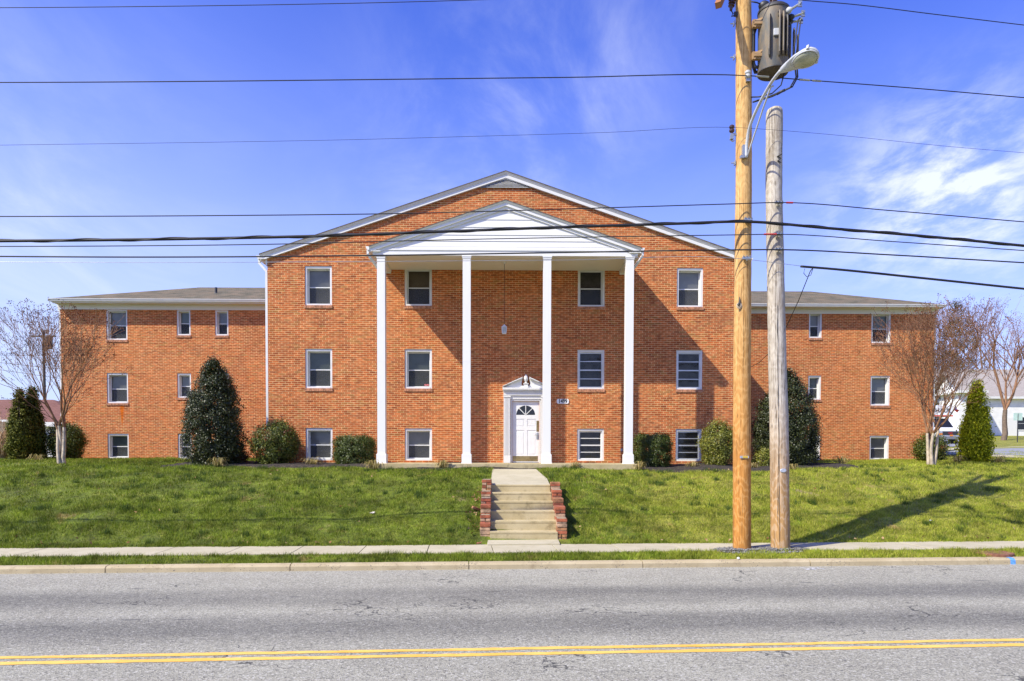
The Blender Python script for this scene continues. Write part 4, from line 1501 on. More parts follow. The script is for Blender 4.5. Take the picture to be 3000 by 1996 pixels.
LN_D = -0.95
lx, lz0 = bl(1050 + 1119 / 2.619, 560 + 1096 / 2.619, LN_D)
lz1 = bl(1050 + 1119 / 2.619, 560 + 1025 / 2.619, LN_D)[1]
lan = thing('pendant_lantern', 'small white pendant lantern hanging on a long chain under the portico', 'lantern', b2w(lx, LN_D, lz0), THETA)
H = lz1 - lz0
lw_ = .155 / 2
a = MB()
for sx in (-1, 1):
    for sy in (-1, 1):
        a.tube([(sx * lw_ * .8, sy * lw_ * .8, .03), (sx * lw_, sy * lw_, H * .68)], .008, 4)
a.box(-lw_ * .85, lw_ * .85, -lw_ * .85, lw_ * .85, 0, .025)
a.box(-lw_ * 1.02, lw_ * 1.02, -lw_ * 1.02, lw_ * 1.02, H * .68, H * .72)
a.build('cage', SASH, lan)
a = MB()
a.lathe([(lw_ * 1.55, H * .72), (lw_ * .5, H * .93), (.012, H * .98), (.012, H * 1.03)], 4, 0, Matrix.Rotation(R(45), 4, 'Z'))
a.build('cap', SASH, lan)
a = MB()
lw2 = lw_ * .88
a.box(-lw2, lw2, -lw2, lw2, .03, H * .67)
a.build('glass', plain('frosted_glass', (0.46, 0.45, 0.40), 0.3, 0.25, 12), lan)
a = MB()
a.ico((0, 0, H * .34), .03, 1, 1, 1.3, 10, 8)
a.tube([(0, 0, H * .45), (0, 0, H * .67)], .016, 8)
a.build('bulb', SASH, lan, smooth=True)
a = MB()
zc_ = PZ0 + .075 - lz0
a.tube([(0, 0, H), (0.0, 0, zc_)], .008, 6)
a.build('chain', WIRE, lan)
a = MB()
a.lathe([(.02, zc_ - .05), (.06, zc_ - .012), (.065, zc_ - .001)], 12)
a.build('ceiling_rose', SASH, lan)

# ------------------------------------------------------------------ poles, lamp, transformer, wires
POLE_NEW = mat_pole('new_pole_wood', (0.50, 0.27, 0.085), (0.66, 0.43, 0.18), (0.27, 0.125, 0.035), ((0.45, 0.185, 0.032), 0.8, 6.2))
POLE_OLD = mat_pole('old_pole_wood', (0.38, 0.33, 0.27), (0.56, 0.51, 0.43), (0.19, 0.14, 0.09), ((0.42, 0.225, 0.065), 0.7, 3.4))
PORC = plain('porcelain_grey', (0.5, 0.51, 0.52), 0.3, 0.08)
PORC_D = plain('porcelain_brown', (0.06, 0.03, 0.025), 0.25, 0.1)


def utility_pole(label, d, pts, mat, top_dome=None):
    """pts: (pixel x, pixel y, pixel radius) up the shaft, at depth d"""
    base = at_y(pts[0][0], pts[0][1], d)
    o = thing('utility_pole', label, 'utility pole', (base.x, base.y, base.z - .05))
    P, rad = [], []
    for px, py, pr in pts:
        q = at_y(px, py, d)
        P.append(q - Vector(o.location))
        rad.append(pr / FPX * d)
    P[0].z -= .25
    # fine rings with slight irregularity
    pp, rr_ = [], []
    zs = [p.z for p in P]
    xs = [p.x for p in P]
    for z in np.linspace(zs[0], zs[-1], 60):
        pp.append((float(np.interp(z, zs, xs)) + random.uniform(-.002, .002), random.uniform(-.002, .002), z))
        rr_.append(float(np.interp(z, zs, rad)) * random.uniform(.99, 1.01))
    if top_dome:
        x, y, z = pp[-1]
        pp += [(x, y, z + .03), (x, y + .01, z + .05)]
        rr_ += [rr_[-1] * .93, rr_[-2] * .6]
    mb = MB()
    mb.tube(pp, rr_, 22)
    mb.build('shaft', mat, o, smooth=True, auto=50)
    return o, base


PD1, PD2 = 13.6, 13.66
_topz = at_y(2178, -330, PD1)
pole1, base1 = utility_pole('tall new orange-brown wooden utility pole carrying a transformer and street lamp', PD1,
                            [(2173.7, 1612, 26), (2173.5, 1100, 25), (2178.6, 550, 22.9), (2179, 120, 22.2), (2178, 0, 22), (2177, -380, 20)], POLE_NEW)
pole2, base2 = utility_pole('shorter weathered grey wooden pole cut off at the top beside the taller brown one', PD2,
                            [(2287.4, 1612, 27.3), (2281.6, 1200, 26.1), (2278, 1100, 25.4), (2267, 550, 23.2), (2268.7, 330, 23.4)], POLE_OLD, True)
S_P = st(base1.x, base1.y)[1]
S_W = S_P - .22


def pp_at(px, py, d):
    return at_y(px, py, d)


def part_on(parent, mb, name, mat, smooth=False):
    """a part built in world coordinates and hung under its thing"""
    off = Vector(parent.location)
    mb.v = [tuple(Vector(v) - off) for v in mb.v]
    return mb.build(name, mat, parent, smooth, auto=40 if smooth else None)


# deep seasoning crack down the grey pole
mb = MB()
cr_pts = []
for py in np.linspace(1600, 900, 26):
    cx = 2283 - 6.0 + (1612 - py) * -0.010 + random.uniform(-.9, .9)
    q = at_y(cx - 2, py, PD2)
    cr_pts.append(q)
zs_c = []
for q in cr_pts:
    # onto the shaft's near surface
    zz = [1612, 1200, 1100, 550]
    py_ = CYP
    zs_c.append(Vector((q.x, PD2 - .168 + 0.0006 * 0, q.z)))
mb.tube(zs_c, [.002 + .004 * abs(math.sin(i * .9)) for i in range(len(zs_c))], 5)
part_on(pole2, mb, 'crack', BLACKINK)
# tags
mb = MB()
q = at_y(2181.0, 1339.4, PD1 - .18)
mb.box(q.x - .085, q.x + .085, q.y - .006, q.y + .01, q.z - .022, q.z + .022)
tg = part_on(pole1, mb, 'tag_plate', ALU)
mb = MB()
mb.box(q.x - .035, q.x + .065, q.y - .009, q.y - .0065, q.z - .018, q.z + .018)
part_on(pole1, mb, 'tag_label', plain('yellow_label', (0.75, 0.50, 0.03), 0.5, 0.05))
mb = MB()
for k in range(5):
    mb.box(q.x - .028 + k * .018, q.x - .022 + k * .018, q.y - .011, q.y - .0092, q.z - .009, q.z + .009)
mb.box(q.x - .055, q.x - .043, q.y - .009, q.y - .0062, q.z - .006, q.z + .006)
part_on(pole1, mb, 'tag_marks', BLACKINK)
mb = MB()
q = at_y(2294.5, 1379, PD2 - .18)
mb.lathe([(.06, 0), (.063, .004), (.05, .010)], 18, 0, Matrix.Translation(q) @ Matrix.Rotation(R(90), 4, 'X') @ Matrix.Diagonal((1, .62, 1, 1)))
part_on(pole2, mb, 'tag_plate', ALU)
# the old bracket scar: zig-zag strap on the grey pole's head
mb = MB()
zz = [(2290, 452), (2277, 459), (2288, 464), (2278, 472), (2289, 476)]
mb.tube([at_y(a, b, PD2 - .165) for a, b in zz], .012, 4)
part_on(pole2, mb, 'strap', DARKM)
# knot hole of the brown pole
mb = MB()
for (a, b, r_) in ((2165, 896, .05),):
    q = at_y(a, b, PD1 - .15)
    mb.lathe([(r_, 0), (r_ * 1.15, .01), (r_ * .6, .022), (r_ * .3, .012)], 14, 0, Matrix.Translation(q) @ Matrix.Rotation(R(90), 4, 'X') @ Matrix.Diagonal((1, 1.1, 1, 1)))
part_on(pole1, mb, 'knot', plain('pale_knot', (0.55, 0.42, 0.26), 0.9, 0.3, 12))
mb = MB()
mb.tube([at_y(2162, 895, PD1 - .165), at_y(2166, 888, PD1 - .17), at_y(2167, 870, PD1 - .157)], [.028, .02, .005], 6)
part_on(pole1, mb, 'knot_hole', BLACKINK)


def clamp_hw(parent, px, py, d, name='wire_clamp', w=.16, mat=None):
    q = at_y(px, py, d)
    mb = MB()
    mb.box(q.x - w / 2, q.x + w / 2, q.y - .02, q.y + .02, q.z - .02, q.z + .02)
    for k in (-1, 0, 1):
        mb.tube([(q.x + k * w * .36, q.y, q.z), (q.x + k * w * .36, q.y - .03, q.z + .035)], .014, 6)
    mb.tube([(q.x + .01, q.y + .12, q.z - .02), (q.x, q.y, q.z - .02), (q.x, q.y - .03, q.z - .06)], .012, 6)
    return part_on(parent, mb, name, mat or STEEL)


for px, py in ((2282, 594), (2280, 686), (2282, 731)):
    clamp_hw(pole2, px, py, PD2 - .21)
for px, py in ((2192, 643), (2187, 756)):
    clamp_hw(pole1, px, py, PD1 - .2)
# through bolts with washers on the left of the brown pole
for px, py in ((2150, 70), (2150, 168), (2152, 478)):
    mb = MB()
    q = at_y(px + 14, py, PD1)
    mb.tube([(q.x - .16, q.y, q.z), (q.x + .05, q.y, q.z)], .010, 6)
    mb.box(q.x - .10, q.x - .08, q.y - .04, q.y + .04, q.z - .04, q.z + .04)
    part_on(pole1, mb, 'bolt', STEEL)
# white spool insulator with clevis
mb = MB()
q = at_y(2191, 218, PD1 - .19)
mb.lathe([(.03, -.07), (.055, -.05), (.055, -.02), (.034, 0), (.055, .02), (.055, .05), (.03, .07)], 14, 0, Matrix.Translation(q))
part_on(pole1, mb, 'insulator', PORC, True)
mb = MB()
mb.box(q.x - .03, q.x + .05, q.y - .01, q.y + .10, q.z - .13, q.z - .075)
mb.box(q.x - .02, q.x + .04, q.y + .03, q.y + .05, q.z - .13, q.z + .09)
part_on(pole1, mb, 'clevis', STEEL)
# brown spool at the left with its bracket
q = at_y(2144, 378, PD1 - .02)
mb = MB()
mb.lathe([(.03, -.07), (.05, -.05), (.05, -.02), (.032, 0), (.05, .02), (.05, .05), (.03, .07)], 14, 0, Matrix.Translation(q))
part_on(pole1, mb, 'insulator', PORC_D, True)
mb = MB()
mb.box(q.x - .02, q.x + .16, q.y - .015, q.y + .015, q.z - .12, q.z - .085)
mb.box(q.x - .03, q.x + .03, q.y - .03, q.y + .03, q.z - .20, q.z - .121)
mb.tube([(q.x - .04, q.y, q.z - .2), (q.x + .02, q.y, q.z - .24), (q.x + .05, q.y, q.z - .22)], .012, 6)
part_on(pole1, mb, 'bracket', STEEL)
# crossarm end and cut-out insulator at the top left
a_, b_ = at_y(2103, 14, PD1 - .5), at_y(2125, -38, PD1 + .1)
mb = MB()
ax = (b_ - a_).normalized()
mb.tube([at_y(2104, 16, PD1 - .62), at_y(2128, -40, PD1 - .1), at_y(2175, -150, PD1 + .8)], .075, 4, sq=True)
part_on(pole1, mb, 'crossarm', plain('arm_wood', (0.34, 0.14, 0.05), 0.8, 0.2, 6))
mb = MB()
q = at_y(2143, 14, PD1 - .05)
prof = []
for k in range(5):
    z = .24 - k * .055
    prof += [(.035, z), (.075 - k * .004, z - .012), (.078 - k * .004, z - .03), (.035, z - .042)]
prof += [(.03, -.06), (.025, -.09)]
mb.lathe(prof, 14, 0, Matrix.Translation(q + Vector((0, 0, -.02))) @ Matrix.Rotation(.12, 4, 'Y'))
part_on(pole1, mb, 'insulator', PORC_D, True)
mb = MB()
q2 = q + Vector((0, 0, -.12))
mb.tube([q2, q2 + Vector((.03, 0, -.05)), q2 + Vector((.0, 0, -.10)), q2 + Vector((.09, 0, -.08)), q2 + Vector((.13, 0, -.14))], .013, 5)
mb.box(q2.x + .05, q2.x + .12, q2.y - .02, q2.y + .02, q2.z - .10, q2.z - .02)
part_on(pole1, mb, 'bracket', DARKM)

# --- transformer
TD = 13.52
tb = at_y(2264, 214, TD)
TZ0, TZ1 = tb.z, at_y(2264, 37, TD).z
TR = 42 / FPX * TD
tr = thing('transformer', 'grey finned can transformer hung high on the brown utility pole', 'transformer', (tb.x, TD, TZ0))
TH = TZ1 - TZ0
tmat, _n3, _b3 = new_mat('weathered_tank_paint')
_tc = _n3.n('ShaderNodeTexCoord').outputs['Object']
_f1 = _n3.noise(_n3.mapping(_tc, (2.2, 2.2, 0.8)), 2.0, 6, 0.65)
_c = _n3.mix(_n3.ramp(_f1, 0.35, 0.65), (0.085, 0.09, 0.09), (0.21, 0.16, 0.10))
_c = _n3.mix(_n3.ramp(_n3.noise(_tc, 9, 5, .7), 0.58, 0.72, 0, .6), _c, (0.16, 0.08, 0.045))
setin(_n3, _b3, Base_Color=_c, Roughness=0.6)
tdark = plain('dark_tank_paint', (0.055, 0.052, 0.05), 0.55, 0.3, 5)
mb = MB()
mb.lathe([(TR * .985, 0), (TR, .012), (TR, TH * .9), (TR, TH - .02)], 40)
mb.build('tank', tmat, tr, True, auto=40)
mb = MB()
mb.lathe([(TR * 1.05, TH - .02), (TR * 1.05, TH + .02), (TR * .9, TH + .06), (TR * .4, TH + .085), (.02, TH + .09)], 40)
mb.build('lid', tdark, tr, True, auto=40)
mb = MB()
mb.lathe([(TR * .98, -.012), (TR * 1.02, -.012), (TR * 1.02, .004), (TR * .98, .004)], 40)
mb.build('base_rim', tdark, tr)
fz0, fz1 = TH * .13, TH * .86
FV, FL = Vector((math.cos(R(-106)), math.sin(R(-106)), 0)), Vector((math.cos(R(-16)), math.sin(R(-16)), 0))
for k in range(6):
    of = .085 + .072 * k
    fr = (math.sqrt(TR * TR - of * of) if of < TR else 0.02) + (.115 if of < TR * .9 else .09)
    bk = -.02 if of < TR else -.16
    if of > TR:
        fr = .10 - .05 * (k - 3)
    za, zb_ = fz0 + .02 * k, fz1 - .012 * k * k
    pts = [(bk, za), (fr - .05, za + .01), (fr - .012, za + .05), (fr, za + .13), (fr, zb_ - .13), (fr - .02, zb_ - .05), (fr - .07, zb_), (bk, zb_ + .01)]
    mb = MB()
    th = .011
    mb.prism([tuple(FL * (of - th) + FV * a + Vector((0, 0, z))) for a, z in pts], tuple(FL * (2 * th)))
    mb.tube([FL * of + FV * a + Vector((0, 0, z)) for a, z in pts[1:-1]], .017, 6)
    mb.build('cooling_fin', tmat, tr)
mb = MB()
a = R(-122)
pts = [(TR - .02, fz0), (TR + .05, fz0 + .04), (TR + .075, fz0 + .13), (TR + .075, fz1 - .13), (TR + .05, fz1 - .04), (TR - .02, fz1)]
nx, ny = -math.sin(a), math.cos(a)
mb.prism([(r_ * math.cos(a) - nx * .012, r_ * math.sin(a) - ny * .012, z) for r_, z in pts], (.024 * nx, .024 * ny, 0))
mb.tube([(r_ * math.cos(a), r_ * math.sin(a), z) for r_, z in pts[1:-1]], .018, 6)
mb.build('cooling_fin', tmat, tr)
for ang in (176, 140):
    mb = MB()
    a = R(ang)
    ro_ = TR + .10
    pts = [(TR - .03, fz0 - .04), (TR + .06, fz0 - .02), (ro_, fz0 + .10), (ro_, fz1 - .10), (TR + .06, fz1), (TR - .03, fz1 + .03)]
    mb.tube([(r_ * math.cos(a), r_ * math.sin(a), z) for r_, z in pts], .032, 8)
    mb.build('radiator_tube', tdark, tr, True)
mb = MB()
aq = R(-97)
mt = Matrix.Rotation(aq + R(90), 4, 'Z')
mb.box(-.065, .065, -TR - .035, -TR + .02, TH * .47, TH * .47 + .13, 0, mt)
mb.build('connector_box', PORC, tr, bevel=.01)
mb = MB()
for k in range(2):
    mb.tube([(-.0, -TR + .01, TH * .86 - k * .075), (0, -TR - .015, TH * .86 - k * .075)], .02, 8)
mb.build('plug', DARKM, tr)
TANB = plain('tan_bracket', (0.35, 0.22, 0.10), 0.6, 0.3, 6)
for z in (TH * .78, TH * .25):
    mb = MB()
    mb.box(-TR - .14, -TR + .03, -.09, -.02, z - .07, z + .07)
    mb.box(-TR - .12, -TR + .05, -.12, .05, z - .03, z + .03)
    mb.prism([(-TR + .06, -.13, z + .10), (-TR - .10, -.10, z - .08), (-TR - .10, -.10, z + .05)], (0, .03, 0))
    mb.build('hanger', TANB, tr)
mb = MB()
prof = []
for k in range(5):
    z = TH + .07 + k * .055
    prof += [(.035, z), (.075, z + .014), (.075, z + .03), (.035, z + .044)]
prof += [(.02, TH + .42)]
mb.lathe(prof, 14, 0, Matrix.Translation((-.02, -.05, 0)))
mb.build('bushing', PORC_D, tr, True)
mb = MB()
mb.ico((-TR * .72, -.05, TH + .09), .10, 1.1, 1, .9)
mb.build('animal_guard', DARKM, tr, True)
for k, (dx, dy, dz_) in enumerate(((.66, -.72, -.01), (.93, -.35, -.12), (1.0, .0, -.16))):
    mb = MB()
    d_ = Vector((dx, dy, .12)).normalized()
    c0 = Vector((dx * TR * .98, dy * TR * .98, TH * .91 + dz_ * .5))
    mb.tube([c0, c0 + d_ * .05, c0 + d_ * .10], [.055, .06, .03], 12)
    b_ = mb.build('low_voltage_bushing', PORC if k == 0 else DARKM, tr, True)
    mb = MB()
    mb.tube([c0 + d_ * .1, c0 + d_ * .27], .022, 6)
    e = c0 + d_ * .24
    mb.box(e.x - .02, e.x + .05, e.y - .012, e.y + .012, e.z - .05, e.z + .06)
    mb.tube([e + Vector((.015, -.03, .03)), e + Vector((.015, .03, .03))], .02, 6)
    mb.build('terminal', STEEL, b_)
mb = MB()
e1 = Vector((TR * .98 * .8 + .22, -TR * .6, TH * .82))
lp = at_y(2358, 112, 12.6) - Vector(tr.location)
le = at_y(2352, 200, 12.9) - Vector(tr.location)
lm = at_y(2320, 250, 13.2) - Vector(tr.location)
ll = at_y(2262, 283, 13.4) - Vector(tr.location)
lq = at_y(2205, 300, 13.5) - Vector(tr.location)
for o_ in (0, .05):
    mb = MB()
    mb.tube([e1 + Vector((o_, 0, -o_)), at_y(2338, 60, 13.1) - Vector(tr.location) + Vector((o_, 0, 0)), lp + Vector((o_, .5, 0)), le + Vector((o_ * .6, .3, 0)), lm + Vector((o_, .1, o_ * .5)), ll + Vector((0, 0, o_ * .4)), lq], .014, 6)
    mb.build('lead', WIRE, tr, True)
mb = MB()
mb.tube([at_y(2300, 208, 13.4) - Vector(tr.location), at_y(2288, 250, 13.35) - Vector(tr.location), at_y(2262, 274, 13.3) - Vector(tr.location), at_y(2225, 284, 13.4) - Vector(tr.location), at_y(2200, 285, 13.5) - Vector(tr.location)], .012, 6)
mb.build('lead', WIRE, tr, True)
mb = MB()
mb.tube([at_y(2276, 276, 13.28) - Vector(tr.location), at_y(2290, 268, 13.22) - Vector(tr.location), at_y(2300, 264, 13.2) - Vector(tr.location)], .026, 8)
mb.build('splice', DARKM, tr, True)
mb = MB()
mb.tube([at_y(2202, 5, 13.4) - Vector(tr.location), at_y(2218, 8, 13.4) - Vector(tr.location), at_y(2232, 14, 13.45) - Vector(tr.location)], .012, 6)
mb.build('lead', WIRE, tr, True)

# --- street lamp (cobra head on an arm that reaches over the road)
neck, tip = at_y(2287, 207, 11.95), at_y(2399, 152, 11.45)
foot = at_y(2185, 462, PD1 - .2)
la = thing('street_lamp', 'grey cobra head street lamp reaching over the road on a curved arm', 'street lamp', foot)
lo = lambda v: Vector(v) - foot
mb = MB()
armp = [at_y(2186, 462, PD1 - .2), at_y(2188, 420, PD1 - .22), at_y(2197, 370, 13.25), at_y(2222, 310, 12.9), at_y(2252, 255, 12.45), at_y(2270, 228, 12.15), neck]
pts = []
for i in range(len(armp) - 1):
    for t in (0.0, .25, .5, .75):
        p0_ = armp[max(i - 1, 0)]
        p1_, p2_ = armp[i], armp[i + 1]
        p3_ = armp[min(i + 2, len(armp) - 1)]
        pts.append(0.5 * ((2 * p1_) + (p2_ - p0_) * t + (2 * p0_ - 5 * p1_ + 4 * p2_ - p3_) * t * t + (3 * p1_ - p0_ - 3 * p2_ + p3_) * t ** 3))
pts.append(neck)
mb.tube([lo(p) for p in pts], .028, 10)
mb.build('arm', PORC, la, True)
mb = MB()
mb.tube([lo(at_y(2188, 462, PD1 - .2)), lo(at_y(2202, 420, PD1 - .25)), lo(at_y(2235, 320, 12.8)), lo(at_y(2258, 256, 12.4)), lo(at_y(2266, 252, 12.36))], .016, 8)
mb.build('brace', PORC, la, True)
mb = MB()
f0 = lo(at_y(2182, 445, PD1 - .17))
mb.box(f0.x - .05, f0.x + .05, f0.y - .04, f0.y + .05, f0.z - .12, f0.z + .12)
mb.box(f0.x - .09, f0.x - .02, f0.y - .05, f0.y + .02, f0.z - .13, f0.z - .08)
mb.build('mount', STEEL, la)
ax = (tip - neck)
LEN = ax.length * 1.0
ex = ax.normalized()
ey = Vector((0, 0, 1)).cross(ex).normalized()
ez = ex.cross(ey)
_rr = R(-22)
ey, ez = ey * math.cos(_rr) + ez * math.sin(_rr), ez * math.cos(_rr) - ey * math.sin(_rr)
mt = Matrix(((ex.x, ey.x, ez.x, neck.x - foot.x), (ex.y, ey.y, ez.y, neck.y - foot.y), (ex.z, ey.z, ez.z, neck.z - foot.z), (0, 0, 0, 1)))


def shell(f_lo, f_hi, wid, nx=14, ny=12):
    """lofted body: x along the head, half width wid(x), lower and upper height"""
    vs, fs = [], []
    for i in range(nx + 1):
        x = i / nx
        for j in range(ny):
            a = 2 * math.pi * j / ny
            w = wid(x)
            c, s_ = math.cos(a), math.sin(a)
            h = f_hi(x) if s_ > 0 else -f_lo(x)
            vs.append(mt @ Vector((x * LEN, w * c, s_ * abs(h))))
    for i in range(nx):
        for j in range(ny):
            fs.append((i * ny + j, i * ny + (j + 1) % ny, (i + 1) * ny + (j + 1) % ny, (i + 1) * ny + j))
    fs.append(tuple(range(ny - 1, -1, -1)))
    fs.append(tuple(nx * ny + j for j in range(ny)))
    return MB().add(vs, fs)


def hw_l(x):
    return float(np.interp(x, [0, .06, .2, .45, .7, .88, .97, 1.0], [.035, .06, .095, .145, .165, .145, .085, .01]))


shell(lambda x: .05 if x < .25 else .028, lambda x: float(np.interp(x, [0, .15, .5, .75, .95, 1], [.035, .055, .105, .115, .06, .01])), hw_l, 24, 20).build('head', PORC, la, True, auto=60)
mb = MB()
ring = []
for i in range(41):
    a = 2 * math.pi * i / 40
    ring.append(mt @ Vector((LEN * (.655 + .315 * math.cos(a)), .150 * math.sin(a) * (1 - .12 * math.cos(a + math.pi)), -.03)))
mb.tube(ring, .014, 6, cap=False)
mb.build('lens_rim', PORC, la, True)
mb = MB()
mb.lathe([(1.0, 0), (.94, -.35), (.75, -.68), (.45, -.9), (.15, -1.0), (.02, -1.0)], 28, 0, mt @ Matrix.Translation((LEN * .655, 0, -.032)) @ Matrix.Diagonal((LEN * .305, .145, .055, 1)))
lens_m, _n4, _b4 = new_mat('lamp_lens')
_tc = _n4.n('ShaderNodeTexCoord').outputs['Object']
setin(_n4, _b4, Base_Color=_n4.mix(_n4.ramp(_n4.noise(_tc, 7, 4), .3, .7), (0.30, 0.31, 0.22), (0.46, 0.46, 0.36)), Roughness=0.18)
mb.build('lens', lens_m, la, True)
mb = MB()
mb.box(LEN * .80, LEN * .86, .13, .175, -.02, .05, 0, mt)
mb.box(LEN * .80, LEN * .86, -.175, -.13, -.02, .05, 0, mt)
mb.build('latch', PORC, la)

# --- overhead wires; every wire hangs in the plane of the pole line
WS = 2357 / 3000.0


def wire_pts(ds, s=None, ext=26.0, drop=0.9):
    """ds: positions in the 2357-wide view, left to right"""
    s = S_W if s is None else s
    P = [road_pl(a / WS, b / WS, s) for a, b in ds]
    out = []
    # smooth interpolation in (t, z)
    t = [st(p.x, p.y)[0] for p in P]
    z = [p.z for p in P]
    return t, z


def overhead(label, ds, r, s=None, ext=(22, 22), name='overhead_wire', mat=None, twist=False, corner=None, spiral=0, rods=(), sleeve=None):
    s = S_W if s is None else s
    t, z = wire_pts(ds, s)
    if ext[0]:
        g = (z[1] - z[0]) / (t[1] - t[0])
        k = ext[0]
        t = [t[0] - k, t[0] - k / 2] + t
        z = [z[0] - g * k * .1, z[0] - g * k * .28] + z
    if ext[1]:
        g = (z[-1] - z[-2]) / (t[-1] - t[-2])
        k = ext[1]
        zl = z[-1]
        t = t + [t[-1] + k / 2, t[-1] + k]
        z = z + [zl + g * k * .4, zl + g * k * .6]
    t, z = np.array(t), np.array(z)
    # monotone (pchip-like) resampling, with a corner kept where the wire is tied to a pole
    h = np.diff(t)
    dl = np.diff(z) / h
    m = np.zeros(len(t))
    m[0], m[-1] = dl[0], dl[-1]
    for i in range(1, len(t) - 1):
        m[i] = (dl[i - 1] * h[i] + dl[i] * h[i - 1]) / (h[i - 1] + h[i])
    mb = MB()
    pts = []
    ci = None
    for i in range(len(h)):
        ml, mr = m[i], m[i + 1]
        for u in np.linspace(0, 1, 9)[:-1]:
            zz = z[i] * (1 + 2 * u) * (1 - u) ** 2 + h[i] * ml * u * (1 - u) ** 2 + z[i + 1] * u * u * (3 - 2 * u) + h[i] * mr * u * u * (u - 1)
            pts.append((t[i] + u * h[i], zz))
    pts.append((t[-1], z[-1]))
    base = rw(pts[0][0], s, pts[0][1])
    W = [rw(a, s, b) - base for a, b in pts]
    mb.tube(W, r, 6, cap=True)
    if spiral:
        fine_t = np.arange(pts[0][0] + 8, pts[-1][0] - 8, .09)
        pz = np.interp(fine_t, [p[0] for p in pts], [p[1] for p in pts])
        q = [rw(a, s + math.sin(a * 4.2) * r * .9, b + math.cos(a * 4.2) * r * .9) - base for a, b in zip(fine_t, pz)]
        mb.tube(q, r * .55, 5)
    o = mb.build(name, mat or WIRE, smooth=True)
    o.location = base
    ta, za = [p[0] for p in pts], [p[1] for p in pts]
    for nm, mm, rr_, spans in (('armour_rod', STEEL, r * 2.0, rods), ('sleeve', RED, r * 1.9, (sleeve,) if sleeve else ())):
        for d0, d1 in spans:
            q0, q1 = road_pl(d0 / WS, 400, s), road_pl(d1 / WS, 400, s)
            t0_, t1_ = st(q0.x, q0.y)[0], st(q1.x, q1.y)[0]
            sb = MB()
            sb.tube([rw(t_, s, float(np.interp(t_, ta, za))) - base for t_ in (t0_, (t0_ + t1_) / 2, t1_)], rr_, 6)
            sb.build(nm, mm, o)
    return tag(o, label, 'wire', 'overhead wires along the road')


overhead('topmost thin wire crossing the upper left corner of the sky', [(0, 18), (360, 15), (700, 10), (930, 5), (1130, -1), (1700, -26)], .006, S_P - .4, (22, 0))
overhead('upper wire tied to a white spool insulator below the transformer', [(0, 190), (400, 188), (800, 184), (1300, 178.5), (1722, 174.5), (1850, 184), (2100, 203), (2357, 225)], .009, rods=((1738, 1768), (1838, 1862), (1868, 1888)))
overhead('very thin faint wire fixed to the brown spool above the street lamp foot', [(-900, 345), (100, 333), (530, 327), (800, 322), (1060, 315), (1400, 305), (1683, 293.5), (1790, 300), (1900, 309), (2190, 338), (2357, 352)], .0032)
overhead('thin wire crossing the gable and clamped highest on the grey pole', [(0, 498.5), (500, 496.5), (960, 491), (1300, 481.5), (1690, 469.5), (1797, 466.5), (2050, 485), (2357, 511)], .0095, sleeve=(1812, 1827))
overhead('thick bundled black cable crossing the portico gable and tied to the brown pole', [(0, 555), (400, 550.5), (750, 543), (1000, 534), (1300, 523), (1560, 515), (1718, 510.5), (1900, 525), (2150, 546), (2357, 566)], .026, spiral=1, name='overhead_cable')
overhead('thin wire just under the thick cable, with red sleeve at the grey pole', [(0, 567.5), (330, 566), (620, 562.5), (1000, 553), (1300, 547), (1690, 541), (1797, 539.5), (2050, 556), (2357, 577)], .009, sleeve=(1761, 1790))
overhead('black wire crossing the column tops and clamped lowest on the grey pole', [(0, 590.5), (300, 592), (600, 591), (890, 588), (1300, 581.5), (1690, 575.5), (1797, 575), (2050, 587), (2357, 605)], .013)
overhead('pale thin steel strand passing below the column capitals to the brown pole', [(0, 603.5), (300, 604.5), (890, 602), (1300, 599), (1712, 596.5), (1760, 602), (1846, 613)], .005, ext=(22, 0), mat=STEEL)
overhead('thick black service cable starting at the strand end, right of the poles', [(1843, 613.5), (1900, 618), (2100, 638), (2357, 665)], .022, ext=(0, 22), name='overhead_cable')
overhead('thin wire crossing the upper right corner of the sky', [(1700, -20), (1830, -1), (1960, 10), (2150, 33), (2357, 58)], .0075, S_P - .4, (0, 22))
# little coloured sleeves on two of the wires, armour rods on the neutral
for px, py, ln, mt_ in ((2305, 596.5, .14, RED), (2253, 686.5, .16, RED)):
    pass
q0, q1 = at_y(2376, 789, 13.9), at_y(2200, 1076, 22.7)
svc = [at_y(2383, 783, 13.85), at_y(2374, 795, 13.95), at_y(2340, 880, 15.2), at_y(2306, 953, 16.6), at_y(2275, 1003, 18.2), at_y(2250, 1037, 20.0), at_y(2225, 1062, 21.5), at_y(2196, 1078, 22.75)]
mb = MB()
mb.tube([p - svc[0] for p in svc], .009, 6)
mb.tube([p - svc[0] for p in (svc[0], svc[0] + Vector((-.05, 0, -.16)), svc[0] + Vector((-.13, 0, -.19)), svc[0] + Vector((-.19, 0, -.12)), svc[0] + Vector((-.17, 0, -.03)))], .006, 6)
o = mb.build('service_drop_wire', WIRE, smooth=True)
o.location = svc[0]
tag(o, 'slack dark service wire dropping behind the grey pole to the brick house', 'wire')

